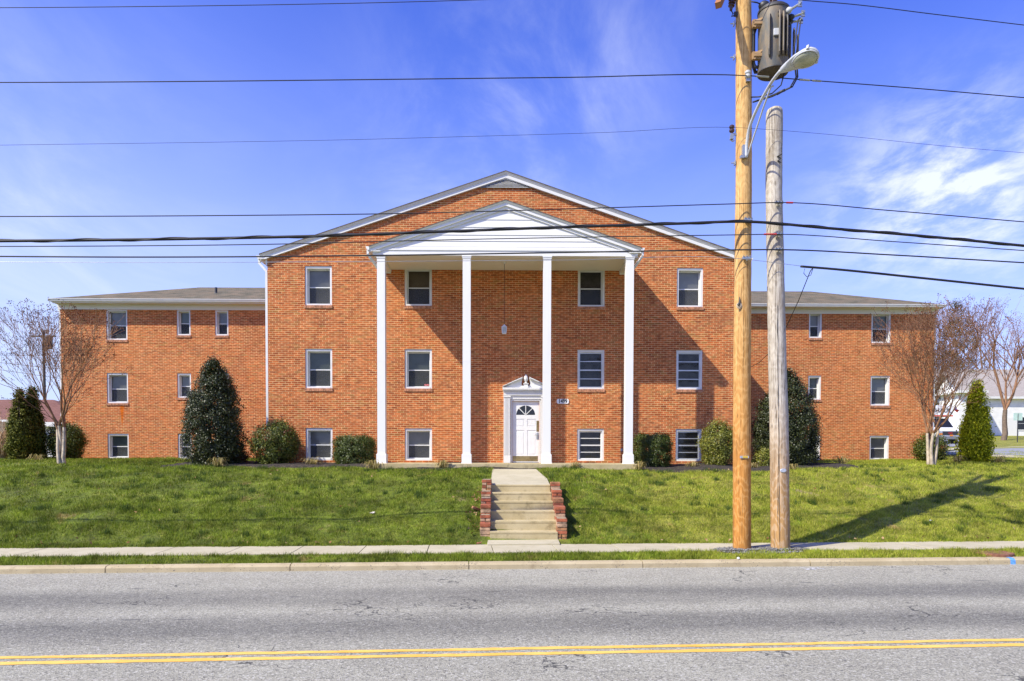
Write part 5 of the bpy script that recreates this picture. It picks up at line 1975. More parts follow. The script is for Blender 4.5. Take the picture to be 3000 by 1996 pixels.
# gravel round the two poles
rng = np.random.default_rng(11)
gm = MB()
c0 = (base1 + base2) / 2
for _ in range(1500):
    a, rr2 = rng.uniform(0, 2 * math.pi), math.sqrt(rng.uniform(0, 1))
    x = c0.x - .08 + math.cos(a) * rr2 * .95
    s_ = S_P - .16 + math.sin(a) * rr2 * .30
    t_, _s = st(x, c0.y)
    p = rw(t_, s_)
    z = tz(p.x, p.y)
    if 0.74 < s_:
        z = 0.186
    k = rng.uniform(.012, .032)
    mtx = Matrix.Translation((p.x, p.y, z + k * .4 + rng.uniform(0, .012))) @ Matrix.Rotation(rng.uniform(0, 6.3), 4, Vector(rng.normal(size=3)).normalized()) @ Matrix.Diagonal((k, k * rng.uniform(.6, .9), k * .55, 1))
    vs = [mtx @ Vector(v) for v in ((1, .2, 0), (0, 1, .2), (-1, 0, .1), (0, -1, 0), (.1, .1, 1), (0, 0, -1))]
    gm.add(vs, [(0, 1, 4), (1, 2, 4), (2, 3, 4), (3, 0, 4), (1, 0, 5), (2, 1, 5), (3, 2, 5), (0, 3, 5)])
tag(gm.build('gravel', plain('blue_grey_gravel', (0.17, 0.165, 0.15), 0.85, 0.5, 30)), 'blue-grey gravel spread round the feet of the two utility poles', 'gravel', kind='stuff')

# ------------------------------------------------------------------ planting
def leaf_quads(rng, P, N, ln, wd, flat=0.6, up=0.0):
    """one pointed leaf (4 corners) at every point, facing roughly along N"""
    n = len(P)
    nn = N + rng.normal(size=(n, 3)) * flat
    nn /= np.linalg.norm(nn, axis=1, keepdims=True) + 1e-9
    a = rng.normal(size=(n, 3))
    a[:, 2] += up
    a -= nn * (a * nn).sum(1, keepdims=True)
    a /= np.linalg.norm(a, axis=1, keepdims=True) + 1e-9
    b = np.cross(nn, a)
    L = ln * rng.uniform(.65, 1.3, (n, 1))
    Wd = wd * rng.uniform(.65, 1.3, (n, 1))
    q = np.stack([P - a * L * .5, P + b * Wd * .5 + nn * Wd * .12, P + a * L * .5, P - b * Wd * .5 + nn * Wd * .12], 1)
    return q.reshape(-1, 3)


def shrub_points(rng, prof, height, nclump, per, sig, inner=0.25, squash=1.0, lump=.12):
    """leaf clumps spread through a shape: prof(h) = radius at relative height h"""
    hs = rng.uniform(0, 1, nclump * 4)
    keep = rng.uniform(0, 1, len(hs)) < np.array([prof(h) for h in hs]) / max(prof(h) for h in np.linspace(0, 1, 30)) + .08
    hs = hs[keep][:nclump]
    an = rng.uniform(0, 2 * math.pi, len(hs))
    lumps = 1 + lump * np.sin(an * 3 + hs * 9) * np.sin(hs * 14 + an * 2 + 1.3) + rng.normal(size=len(hs)) * .06
    deep = rng.uniform(0, 1, len(hs)) < inner
    rr_ = np.array([prof(h) for h in hs]) * lumps * np.where(deep, rng.uniform(.3, .8, len(hs)), rng.uniform(.82, 1.0, len(hs)))
    Cn = np.stack([rr_ * np.cos(an), rr_ * np.sin(an) * squash, hs * height], 1)
    P = np.repeat(Cn, per, 0) + rng.normal(size=(len(Cn) * per, 3)) * sig
    N = P.copy()
    N[:, 2] = (P[:, 2] - height * .45) * .5
    N /= np.linalg.norm(N, axis=1, keepdims=True) + 1e-9
    N[:, 2] += .25
    P[:, 2] = np.abs(P[:, 2]) + .02
    return P, N


def shrub(name, label, cat, loc, prof, height, mat, nclump=260, per=45, sig=.07, ln=.06, wd=.035, seed=1, inner=.25, squash=1.0, flat=.6, up=0.0,
          stem=None, group=None, extra=None, lump=.12, part='leaves'):
    rng = np.random.default_rng(seed)
    o = thing(name, label, cat, loc, rng.uniform(0, .2), group)
    P, N = shrub_points(rng, prof, height, nclump, per, sig, inner, squash, lump)
    np_mesh(part, leaf_quads(rng, P, N, ln, wd, flat, up), 4, mat, o)
    if extra:
        emat, k, hlo, hhi, eln, ewd = extra
        sel = (P[:, 2] > hlo * height) & (P[:, 2] < hhi * height)
        idx = np.flatnonzero(sel)
        idx = rng.choice(idx, min(k, len(idx)), replace=False)
        cl = rng.choice(idx, max(1, len(idx) // 30))
        Q = P[rng.choice(cl, len(idx))] * np.array([1.05, 1.05, 1.0]) + rng.normal(size=(len(idx), 3)) * .05
        np_mesh('new_growth', leaf_quads(rng, Q, N[idx], eln, ewd, flat), 4, emat, o)
    mb = MB()
    rr_ = random.Random(seed)
    for k in range(stem or 5):
        a = rr_.uniform(0, 6.3)
        r0, r1 = prof(.1) * .25, prof(.5) * .6
        mb.tube([(math.cos(a) * r0 * .4, math.sin(a) * r0 * .4, -.1), (math.cos(a) * r0, math.sin(a) * r0, height * .2), (math.cos(a) * r1, math.sin(a) * r1 * squash, height * .6), (math.cos(a) * r1 * .7, math.sin(a) * r1 * squash * .7, height * .88)],
                [.03, .024, .015, .004], 6)
    mb.build('stem', BARK, o)
    return o


BARK = plain('shrub_bark', (0.16, 0.115, 0.08), 0.9, 0.3, 10)
PALEBARK = plain('pale_smooth_bark', (0.46, 0.38, 0.28), 0.8, 0.28, 7, bumpy=.2, bscale=30)
TWIG = plain('twig_bark', (0.24, 0.125, 0.065), 0.85, 0.25, 6)
M_HOLLY = mat_leaf('holly_leaf', [(0.016, 0.022, 0.007), (0.028, 0.038, 0.010), (0.045, 0.058, 0.014), (0.075, 0.08, 0.022)], 0.44, 0.45, 0.06)
M_ARB_D = mat_leaf('arborvitae_dark', [(0.04, 0.052, 0.007), (0.08, 0.095, 0.011), (0.13, 0.14, 0.016), (0.19, 0.18, 0.024)], 0.7, 0.2, 0.2, ((0.10, 0.07, 0.014), 2.0, .5, .7))
M_ARB_L = mat_leaf('arborvitae_bright', [(0.16, 0.19, 0.008), (0.30, 0.34, 0.010), (0.44, 0.46, 0.014), (0.56, 0.54, 0.03)], 0.7, 0.2, 0.3, ((0.16, 0.12, 0.02), 2.4, .58, .78))
M_BOX = mat_leaf('boxwood_leaf', [(0.024, 0.04, 0.006), (0.045, 0.07, 0.009), (0.075, 0.10, 0.014), (0.12, 0.14, 0.02)], 0.45, 0.4, 0.15)
M_NAND = mat_leaf('nandina_leaf', [(0.028, 0.042, 0.006), (0.06, 0.085, 0.010), (0.11, 0.135, 0.015), (0.17, 0.16, 0.024)], 0.5, 0.35, 0.2, ((0.20, 0.055, 0.018), 2.0, .60, .74))
M_NAND_Y = mat_leaf('nandina_bright', [(0.08, 0.095, 0.010), (0.15, 0.175, 0.016), (0.24, 0.25, 0.03), (0.34, 0.30, 0.05)], 0.45, 0.5, 0.25, ((0.06, 0.06, 0.02), 2.6, .52, .72))
M_RED = mat_leaf('red_leaf', [(0.18, 0.03, 0.02), (0.28, 0.06, 0.03), (0.22, 0.09, 0.04)], 0.45, 0.4, 0.25)
M_DRY = mat_leaf('dry_blade', [(0.10, 0.12, 0.02), (0.26, 0.20, 0.06), (0.48, 0.37, 0.14), (0.60, 0.48, 0.22), (0.25, 0.25, 0.05)], 0.8, 0.2, 0.3)
M_SEED = mat_leaf('seed_pod', [(0.07, 0.03, 0.018), (0.14, 0.058, 0.032), (0.22, 0.095, 0.045)], 0.9, 0.1, 0.0)
M_BUD = mat_leaf('red_bud', [(0.15, 0.07, 0.055), (0.22, 0.11, 0.085), (0.26, 0.16, 0.11)], 0.9, 0.1, 0.0)
M_EVER = mat_leaf('pine_needles', [(0.05, 0.055, 0.016), (0.085, 0.085, 0.025), (0.13, 0.12, 0.04), (0.17, 0.14, 0.06)], 0.7, 0.2, 0.1)
M_PAMPAS = mat_leaf('pampas_blade', [(0.36, 0.22, 0.10), (0.50, 0.34, 0.17), (0.60, 0.46, 0.28)], 0.85, 0.2, 0.3)
M_ONION = mat_leaf('onion_blade', [(0.03, 0.06, 0.007), (0.055, 0.10, 0.010), (0.08, 0.13, 0.016)], 0.6, 0.3, 0.2)


def foot(px, py, d):
    p = at_y(px, py, d)
    return (p.x, p.y, tz(p.x, p.y))


def width_at(px, d):
    return px / FPX * d


# hollies
def holly(label, pxc, pxw, top, d, seed):
    b = foot(pxc, 1360, d)
    h = at_y(pxc, top, d).z - b[2]
    w = width_at(pxw, d) / 2

    def prof(x):
        return w * float(np.interp(x, [0, .08, .2, .4, .6, .8, .92, 1.0], [.80, .95, 1.0, .97, .84, .56, .26, .05]))
    return shrub('holly_shrub', label, 'shrub', b, prof, h, M_HOLLY, 680, 80, .08, .055, .034, seed, .42, .9, .8, group='holly shrubs', stem=7, lump=.10)


holly('tall conical dark holly with glossy leaves in front of the left wing', 628, 160, 1058, 21.6, 3)
holly('tall dark holly partly hidden behind the grey utility pole', 2305, 182, 1092, 23.2, 4)


# arborvitae
def arbor(label, pxc, pxw, top, d, mat, seed):
    b = foot(pxc, 1352, d)
    h = at_y(pxc, top, d).z - b[2]
    w = width_at(pxw, d) / 2

    def prof(x):
        return w * float(np.interp(x, [0, .06, .2, .4, .65, .85, .95, 1.0], [.86, 1.0, 1.02, .93, .66, .34, .14, .02]))
    return shrub('arborvitae', label, 'tree', b, prof, h, mat, 420, 48, .075, .10, .045, seed, .25, 1.0, .7, 1.2, group='arborvitae trees', lump=.07)


arbor('dark olive arborvitae, taller and leftmost of the pair at the left end', 62, 58, 1146, 27.0, M_ARB_D, 5)
arbor('dark olive arborvitae tucked against its twin beside the bare crape myrtle', 98, 52, 1140, 27.5, M_ARB_D, 6)
arbor('bright yellow-green arborvitae standing alone near the right street', 2857, 70, 1120, 25.5, M_ARB_L, 7)


def mound(name, label, pxc, pxw, top, d, mat, seed, box=False, **kw):
    b = foot(pxc, 1355, d)
    h = at_y(pxc, top, d).z - b[2]
    w = width_at(pxw, d) / 2

    def prof(x):
        if box:
            return w * float(np.interp(x, [0, .08, .25, .75, .92, 1.0], [.85, .97, 1.0, 1.0, .90, .60]))
        return w * float(np.interp(x, [0, .1, .3, .55, .8, .93, 1.0], [.62, .74, .93, 1.0, .80, .5, .12]))
    return shrub(name, label, 'shrub', b, prof, h, mat, seed=seed, **kw)


mound('boxwood_shrub', 'clipped dark green boxwood just left of the leftmost column', 1041, 118, 1281, 21.9, M_BOX, 11, True, nclump=420, per=64, sig=.05, ln=.04, wd=.024, group='clipped boxwoods', lump=.05, inner=.2, squash=.8)
mound('boxwood_shrub', 'clipped dark green boxwood just right of the rightmost column', 1911, 106, 1276, 21.9, M_BOX, 12, True, nclump=420, per=64, sig=.05, ln=.04, wd=.024, group='clipped boxwoods', lump=.05, inner=.2, squash=.8)
mound('nandina_shrub', 'loose red-tinged nandina bush at the downspout corner of the main block', 808, 126, 1240, 21.9, M_NAND, 13, nclump=250, per=58, sig=.085, ln=.07, wd=.03, extra=(M_RED, 700, .5, .95, .06, .025), group='nandina bushes', stem=8)
mound('nandina_shrub', 'rounded yellow-green nandina bush under the window beside the brown pole', 2102, 88, 1238, 22.0, M_NAND_Y, 14, nclump=340, per=52, sig=.07, ln=.055, wd=.025, extra=(M_RED, 120, .3, .9, .04, .02), group='nandina bushes', stem=6)
mound('nandina_shrub', 'dark nandina bush at the outer corner of the left wing', 196, 84, 1246, 28.0, M_NAND, 15, nclump=340, per=50, sig=.10, ln=.075, wd=.035, extra=(M_RED, 180, .4, .95, .06, .025), group='nandina bushes', stem=6)
mound('nandina_shrub', 'red-topped nandina bush behind the pale stems of the right crape myrtle', 2727, 82, 1277, 28.0, M_NAND, 16, nclump=220, per=40, sig=.09, ln=.075, wd=.035, extra=(M_RED, 420, .5, .98, .06, .025), group='nandina bushes', stem=6)
mound('barberry_shrub', 'low brown-red shrub at the foot of the left holly', 703, 40, 1322, 22.0, M_SEED, 17, nclump=90, per=40, sig=.06, ln=.04, wd=.02)
mound('nandina_shrub', 'low straggly nandina at the foot of the holly behind the grey pole', 2238, 44, 1318, 22.3, M_NAND_Y, 18, nclump=70, per=36, sig=.06, ln=.06, wd=.025, group='nandina bushes')


# tufts of liriope in the bed
def tuft(label, px, py, wpx, d, seed, mat=None, hgt=.24):
    rng = np.random.default_rng(seed)
    b = foot(px, py, d)
    o_v = []
    w = width_at(wpx, d) / 2
    for k in range(90):
        a = rng.uniform(0, 6.283)
        r0 = w * .22 * math.sqrt(rng.uniform())
        L = w * rng.uniform(.5, 1.1)
        H = hgt * rng.uniform(.35, 1.35)
        p = np.array([math.cos(a) * r0, math.sin(a) * r0, 0])
        dv = np.array([math.cos(a + rng.normal() * .4), math.sin(a + rng.normal() * .4), 0])
        sd = np.array([-dv[1], dv[0], 0]) * .007
        m1 = p + dv * L * .35 + np.array([0, 0, H * .8])
        m2 = p + dv * L * .75 + np.array([0, 0, H * .85])
        e = p + dv * L + np.array([0, 0, H * rng.uniform(.1, .75)])
        for s_, t_ in ((p, m1), (m1, m2)):
            o_v += [s_ - sd, s_ + sd, t_ + sd, t_ - sd]
        o_v += [m2 - sd, m2 + sd, e + sd * .2, e - sd * .2]
    o = np_mesh('liriope_clump', np.array(o_v), 4, mat or M_DRY)
    o.location = b
    return tag(o, label, 'plant', 'dried liriope clumps in the mulch bed')


for lab, px, py, w, d in (('straw-coloured liriope clump at the base of the leftmost column', 1096, 1366, 62, 20.4), ('yellow-green liriope clump under the window between the two left columns', 1297, 1363, 58, 20.5),
                          ('straw clump below the bars window between the two right columns', 1684, 1364, 40, 20.6), ('straw-coloured liriope clump at the base of the rightmost column', 1874, 1364, 46, 20.6),
                          ('pale liriope clump under the lowest window left of the portico', 918, 1348, 60, 21.6), ('straw clump at the foot of the left holly', 640, 1366, 52, 20.7),
                          ('small pale clump beside the arborvitae pair', 110, 1350, 56, 25.0), ('pale clump under the lowest window right of the portico', 2030, 1350, 44, 21.6),
                          ('small yellow-green clump between the two utility poles', 2208, 1358, 32, 21.5), ('dry straw clump right beside the grey utility pole', 2322, 1362, 40, 21.0),
                          ('wide straw clump right of the holly behind the grey pole', 2468, 1352, 84, 23.5), ('pale clump between the right crape myrtle and the bright arborvitae', 2805, 1352, 52, 25.0),
                          ('faded clump right of the bright arborvitae', 2925, 1354, 56, 25.0)):
    tuft(lab, px, py, w, d, int(px), hgt=.26 if w > 45 else .18)


# trees with bare branches
def bare_tree(name, label, loc, seed, stems, trunk_h, lens, spread, r0, levels, bark, twig, tipmat, tip_n, tip_s, tip_len, group=None, lean=.10, up=.25, kids=(2, 3), tipname='seed_heads', side=.5, maxr=None, maxh=None, rmin=.0055):
    rng = random.Random(seed)
    o = thing(name, label, 'tree', loc, 0, group)
    tb, cb = MB(), MB()
    tips = []

    def grow(p, d, lvl, r):
        L = lens[lvl] * rng.uniform(.72, 1.25)
        pts = [p.copy()]
        dd = d.copy()
        nseg = 4 if lvl < 3 else 3
        for i in range(nseg):
            dd = (dd + Vector((rng.gauss(0, .09), rng.gauss(0, .09), rng.gauss(0, .05) + up * .12))).normalized()
            pts.append(pts[-1] + dd * (L / nseg))
        e = pts[-1]
        if maxr and Vector((e.x, e.y)).length > maxr * (0.55 + .45 * math.sin(min(max(e.z / maxh, 0), 1) * math.pi * .62)) * rng.uniform(.85, 1.12):
            if lvl > 1:
                tips.append(pts[1])
                return
        if maxh and e.z > maxh * rng.uniform(.9, 1.0):
            tips.append(pts[1])
            return
        r = max(r, rmin)
        r1 = max(r * (.72 if lvl < levels else .5), rmin * .8)
        rad = [r + (r1 - r) * i / nseg for i in range(nseg + 1)]
        (cb if lvl > 0 else tb).tube(pts, rad, 5 if lvl < 2 else 4 if lvl < 3 else 3, cap=False)
        if lvl >= levels:
            tips.append(e)
            return
        n = rng.randint(*kids)
        az = rng.uniform(0, 6.283)
        for k in range(n):
            a = az + 6.283 * k / n + rng.uniform(-.5, .5)
            tilt = spread[lvl] * rng.uniform(.5, 1.25)
            t = dd.cross(Vector((0, 0, 1)))
            t = t.normalized() if t.length > 1e-3 else Vector((1, 0, 0))
            b = dd.cross(t)
            nd = (dd * math.cos(tilt) + (t * math.cos(a) + b * math.sin(a)) * math.sin(tilt)).normalized()
            grow(e, nd, lvl + 1, r1 * rng.uniform(.6, .82))
        if lvl > 0:
            for q in pts[1:-1]:
                if rng.random() < side:
                    tilt = spread[lvl] * rng.uniform(.9, 1.6)
                    a = rng.uniform(0, 6.283)
                    t = dd.cross(Vector((0.3, 0.2, 1))).normalized()
                    b = dd.cross(t)
                    nd = (dd * math.cos(tilt) + (t * math.cos(a) + b * math.sin(a)) * math.sin(tilt)).normalized()
                    grow(q, nd, min(lvl + 2, levels), r1 * .45)
    for k in range(stems):
        a = 6.283 * k / stems + rng.uniform(-.4, .4)
        off = Vector((math.cos(a), math.sin(a), 0)) * r0 * (1.25 if stems > 1 else 0)
        d = (Vector((math.cos(a) * lean, math.sin(a) * lean, 1))).normalized() if stems > 1 else Vector((0, 0, 1))
        L0 = lens[0]
        grow(off + Vector((0, 0, -.12)), d, 0, r0)
    tb.build('trunk', bark, o, True)
    cb.build('branches', twig, o, True)
    if tip_n and tips:
        rg = np.random.default_rng(seed)
        T = np.array([tuple(t) for t in tips])
        P = np.repeat(T, tip_n, 0) + rg.normal(size=(len(T) * tip_n, 3)) * tip_s
        N = rg.normal(size=P.shape)
        np_mesh(tipname, leaf_quads(rg, P, N, tip_len, tip_len * .6, .5), 4, tipmat, o)
    return o


MY = dict(trunk_h=1.0, spread=[.44, .36, .34, .36, .40, .45, .5], levels=6, bark=PALEBARK, twig=TWIG, tipmat=M_SEED, tip_n=6, tip_s=.032, tip_len=.042, lean=.035, up=.47, side=.42)
b = foot(182, 1362, 22.0)
bare_tree('crape_myrtle', 'bare vase-shaped crape myrtle with brown seed heads at the left wing corner', b, 21, 3, lens=[1.2, .95, .85, .78, .68, .58, .4], r0=.068, maxr=2.35, maxh=at_y(182, 905, 22).z - b[2], group='crape myrtles', **MY)
b = foot(2727, 1357, 23.5)
bare_tree('crape_myrtle', 'bare pale-stemmed crape myrtle with brown seed heads at the right wing corner', b, 34, 4, lens=[1.32, 1.0, .92, .82, .72, .58, .4], r0=.062, maxr=2.05, maxh=at_y(2727, 862, 23.5).z - b[2], group='crape myrtles', **MY)

# ------------------------------------------------------------------ background, left
BRN_ROOF = mat_shingle('brown_shingle', (0.16, 0.075, 0.055), (0.24, 0.12, 0.09), (0.20, 0.10, 0.08))
GREY_ROOF = mat_shingle('tan_grey_shingle', (0.30, 0.27, 0.24), (0.40, 0.36, 0.32), (0.34, 0.30, 0.27))
SID_W = mat_siding('white_siding', (0.84, 0.83, 0.80), 0.18)
SID_B = mat_siding('tan_siding', (0.30, 0.25, 0.21), 0.16)


def hip_house(name, label, x0, x1, y0, y1, zb, ze, zr, wall, roofm, gable=False, openings=(), group=None, rotz=0.0, trim=None):
    o = thing(name, label, 'house', ((x0 + x1) / 2, y0, zb), rotz, group)
    cx = (x0 + x1) / 2
    W_, D_, H_, RZ = (x1 - x0) / 2, y1 - y0, ze - zb, zr - zb
    m = MB()
    m.box(-W_, W_, 0, D_, -.6, H_)
    if gable:
        for sx in (-1, 1):
            m.add([(sx * W_, 0, H_), (sx * W_, D_, H_), (sx * W_, D_ / 2, RZ - .12)], [(0, 1, 2)])
    m.build('wall', wall, o)
    ov = .45
    r = MB()
    rx = W_ + ov if gable else max(W_ - D_ / 2, .3)
    ym = D_ / 2
    A, B_, C_, E_ = Vector((-W_ - ov, -ov, H_)), Vector((W_ + ov, -ov, H_)), Vector((W_ + ov, D_ + ov, H_)), Vector((-W_ - ov, D_ + ov, H_))
    F_, G_ = Vector((-rx, ym, RZ)), Vector((rx, ym, RZ))
    dn = Vector((0, 0, .10))
    for poly in ([A, B_, G_, F_], [C_, E_, F_, G_]):
        r.prism(poly, dn)
    if not gable:
        r.prism([B_, C_, G_], dn)
        r.prism([E_, A, F_], dn)
    r.build('roof', roofm, o)
    t = MB()
    t.box(-W_ - ov, W_ + ov, -ov - .03, -ov, H_ - .16, H_ + .08)
    t.box(-W_ - ov, W_ + ov, -ov, D_ + ov, H_ - .17, H_ - .01)
    t.build('eave_trim', trim or SASH, o)
    for (u, z, w, h, kind) in openings:
        u -= cx
        f = MB()
        f.box(u - w / 2 - .09, u + w / 2 + .09, -.05, -.004, z - .09, z + h + .09)
        fr = f.build('door' if kind == 'door' else 'window', SASH, o)
        g = MB()
        if kind == 'door':
            g.box(u - w / 2, u + w / 2, -.07, -.052, z, z + h)
            g.build('door_leaf', WHITE, fr)
        else:
            for k in (0, 1):
                g.box(u - w / 2, u + w / 2, -.06, -.052, z + h * .5 * k + .02, z + h * .5 * (k + 1) - .02)
            g.build('pane', m_glass_dark, fr)
    return o


HZL = 1328


def zl(py, d, hz=HZL):
    return (hz - py) / FPX * d + HC


hip_house('bungalow', 'low bungalow with brown shingle roof beyond the left end of the wing', -40, -26.3, 42.0, 50.0, 1.6, zl(1235, 42), zl(1176, 46), SID_B, BRN_ROOF,
          openings=((-28.3, 0.0, 1.1, 2.0, 'door'), (-31.5, .9, 1.2, 1.0, 'window'), (-35, .9, 1.2, 1.0, 'window')))
hip_house('garage', 'small brown-roofed garage with white door trim behind the left arborvitaes', -25.9, -21.6, 38.5, 44, 1.6, zl(1242, 38.5), zl(1192, 41), SID_B, BRN_ROOF,
          openings=((-25.2, .0, .95, 2.0, 'door'), (-23.2, .9, .9, 1.0, 'window')))
# wooden fence and pampas grass
fw = plain('fence_wood', (0.20, 0.16, 0.12), 0.9, 0.3, 5)
f_ = thing('wooden_fence', 'weathered wooden board fence behind the pampas grass at far left', 'fence', (-24.2, 32, 1.7))
mb = MB()
for k in range(48):
    x = -4.0 + k * .115
    mb.box(x, x + .105, -.01, .01, .05, 1.75 + random.uniform(-.02, .02))
mb.build('boards', fw, f_)
for k in range(4):
    mb = MB()
    mb.box(-4.05 + k * 1.8, -3.95 + k * 1.8, .011, .11, -.2, 1.85)
    mb.build('post', fw, f_)
mb = MB()
for z in (.35, 1.4):
    mb.box(-4.0, 1.5, .011, .06, z, z + .09)
mb.build('rail', fw, f_)


def pampas(label, px, d, w, h, seed, plume=14):
    rng = np.random.default_rng(seed)
    b = foot(px, 1352, d)
    o = thing('pampas_grass', label, 'plant', b, 0, 'dry pampas grass clumps')
    v = []
    for k in range(1500):
        a = rng.uniform(0, 6.283)
        r0 = w * .25 * math.sqrt(rng.uniform())
        L, H = w * rng.uniform(.2, 1.0), h * rng.uniform(.4, 1.0)
        dv = np.array([math.cos(a), math.sin(a), 0])
        p = dv * r0
        sd = np.array([-dv[1], dv[0], 0]) * .009
        m1 = p + dv * L * .4 + np.array([0, 0, H])
        e = p + dv * L + np.array([0, 0, H * rng.uniform(.2, .9)])
        v += [p - sd, p + sd, m1 + sd, m1 - sd, m1 - sd, m1 + sd, e + sd * .1, e - sd * .1]
    np_mesh('blades', np.array(v), 4, M_PAMPAS, o)
    v = []
    for k in range(plume):
        a = rng.uniform(0, 6.283)
        top = np.array([math.cos(a) * w * rng.uniform(.1, .7), math.sin(a) * w * .5, h * rng.uniform(1.15, 1.7)])
        sd = np.array([.006, 0, 0])
        v += [np.zeros(3) - sd, np.zeros(3) + sd, top + sd, top - sd]
        P = top + rng.normal(size=(60, 3)) * np.array([.05, .05, .14])
        q = leaf_quads(rng, P, rng.normal(size=P.shape), .09, .02, .4, 1.5)
        v += list(q)
    np_mesh('plumes', np.array(v), 4, M_PAMPAS, o)


pampas('dry tan pampas grass mound at the far left edge, in front of the fence', 12, 28.5, 1.0, 1.15, 41)
pampas('smaller dry pampas grass tuft close to the dark arborvitaes', 42, 29.5, .55, .8, 42, 6)

# far pole and its wires behind the left tree
fp = foot(133, 1345, 58)
q = at_y(133, 968, 58)
dp = thing('distant_utility_pole', 'dark utility pole with a transformer can far behind the left tree', 'utility pole', fp)
mb = MB()
mb.tube([(0, 0, -.2), (0, 0, q.z - fp[2])], [.14, .10], 10)
mb.build('shaft', plain('dark_pole', (0.10, 0.085, 0.07), .9), dp)
mb = MB()
zt = at_y(133, 1022, 58).z - fp[2]
mb.lathe([(.3, 0), (.3, .95), (.2, 1.05)], 14, 0, Matrix.Translation((.42, 0, zt)))
mb.build('transformer_can', tdark, dp, True, auto=40)
mb = MB()
mb.box(-1.0, 1.0, -.07, .07, q.z - fp[2] - .55, q.z - fp[2] - .43)
mb.build('crossarm', plain('dark_arm', (0.10, 0.085, 0.07), .9), dp)
for k, (lab, y0, y1) in enumerate((('highest distant wire at the far left edge', 1040, 1042), ('middle distant wire sloping down at the far left', 1058, 1078), ('lowest distant wire sloping toward the left wing', 1080, 1104))):
    a, b = at_y(-300, y0 - 18 * k, 62), at_y(140, y1, 58.5)
    c = at_y(420, y1 + 8 + k * 16, 56)
    mb = MB()
    mb.tube([p - a for p in (a, at_y(-80, y0 - 4 * k, 60), b, c)], .018, 5)
    o = mb.build('distant_wire', WIRE)
    o.location = a
    tag(o, lab, 'wire', 'distant wires')

b = foot(8, 1340, 85)
bare_tree('distant_tree', 'small bare tree on the horizon at the far left edge', (b[0], b[1], 1.6), 51, 1, 1.5, [2.0, 1.8, 1.5, 1.1, .8], [.5, .5, .5, .5, .5], .16, 4, BARK, TWIG, M_EVER, 10, .2, .16, rmin=.02, maxr=3.2, maxh=zl(1160, 85) - 1.6, tipname='buds')

# ------------------------------------------------------------------ background, right
HZR = 1334.5


def zr_(py, d):
    return (HZR - py) / FPX * d + HC


def xr(px, d):
    return (px - 1500) / FPX * d


# side street, its pavement and far kerb strip
def draped(name, A, B_, C_, D_, dz, mat, n=(40, 8)):
    """quad A-B (near edge) D-C (far edge) laid on the ground"""
    vs, fs = [], []
    for i in range(n[0] + 1):
        for j in range(n[1] + 1):
            u, v = i / n[0], j / n[1]
            p = (Vector(A) * (1 - u) + Vector(B_) * u) * (1 - v) + (Vector(D_) * (1 - u) + Vector(C_) * u) * v
            vs.append((p.x, p.y, tz(p.x, p.y) + dz))
    k = n[1] + 1
    fs = [(i * k + j, (i + 1) * k + j, (i + 1) * k + j + 1, i * k + j + 1) for i in range(n[0]) for j in range(n[1])]
    o = MB().add(vs, fs).build(name, mat, smooth=True)
    o['kind'] = 'structure'
    return o


RD2 = plain('pale_asphalt', (0.24, 0.245, 0.26), 0.9, 0.12, 1.2, bumpy=.3)
nl, nr = (xr(2700, 33.5), 33.5, 0), (xr(3080, 33.0), 33.0, 0)
fl_, fr_ = (xr(2700, 38.5), 38.5, 0), (xr(3080, 47.5), 47.5, 0)
draped('side_street', nl, nr, fr_, fl_, .03, RD2)
draped('side_street_kerb', (xr(2690, 38.5), 38.5, 0), (xr(3090, 47.6), 47.6, 0), (xr(3090, 48.6), 48.6, 0), (xr(2690, 39.6), 39.6, 0), .09, CONC_WALK)
draped('side_sidewalk', (xr(2905, 31.6), 31.6, 0), (xr(3140, 26.6), 26.6, 0), (xr(3140, 28.2), 28.2, 0), (xr(2905, 33.2), 33.2, 0), .05, CONC_WALK)
draped('driveway', (xr(2735, 47.0), 47.0, 0), (xr(2850, 48.5), 48.5, 0), (xr(2850, 62), 62, 0), (xr(2735, 62), 62, 0), .04, RD2)

hip_house('white_house', 'white sided house with tan-grey gable roof across the side street at right', xr(2802, 72), xr(2802, 72) + 21, 72, 81, 3.7, zr_(1165, 72), zr_(1086, 76.5), SID_W, GREY_ROOF, gable=True,
          openings=((xr(2824, 72), 1.2, .8, 1.2, 'window'), (xr(2873, 72), .9, 1.1, 1.5, 'window'), (xr(2963, 72), .1, 1.0, 2.1, 'door'), (xr(2990, 72), 1.0, 1.1, 1.3, 'window')))
hip_house('white_annex', 'narrow white gabled front part of the house beside the parked moving truck', xr(2806, 68), xr(2806, 68) + 2.1, 68, 71.8, 3.6, zr_(1148, 68), zr_(1096, 70), SID_W, GREY_ROOF, gable=True,
          openings=((xr(2806, 68) + 1.05, 3.1, .6, 1.0, 'window'), (xr(2806, 68) + 1.05, .5, .8, 1.2, 'window')))
# evergreen behind the right myrtle
D_E = 46


def far_tree(label, px, pw, top, d, mat, seed, hz):
    b = (xr(px, d), d, tz(xr(px, d), d))
    h = (hz - top) / FPX * d + HC - b[2]
    w = width_at(pw, d) / 2

    def prof(x):
        return w * float(np.interp(x, [0, .1, .3, .55, .8, .93, 1.0], [.55, .8, 1.0, .9, .6, .3, .06]))
    return shrub('evergreen_tree', label, 'tree', b, prof, h, mat, 240, 60, .24, .24, .07, seed, .35, 1.0, .9, group=None, lump=.30, stem=4, part='crown')


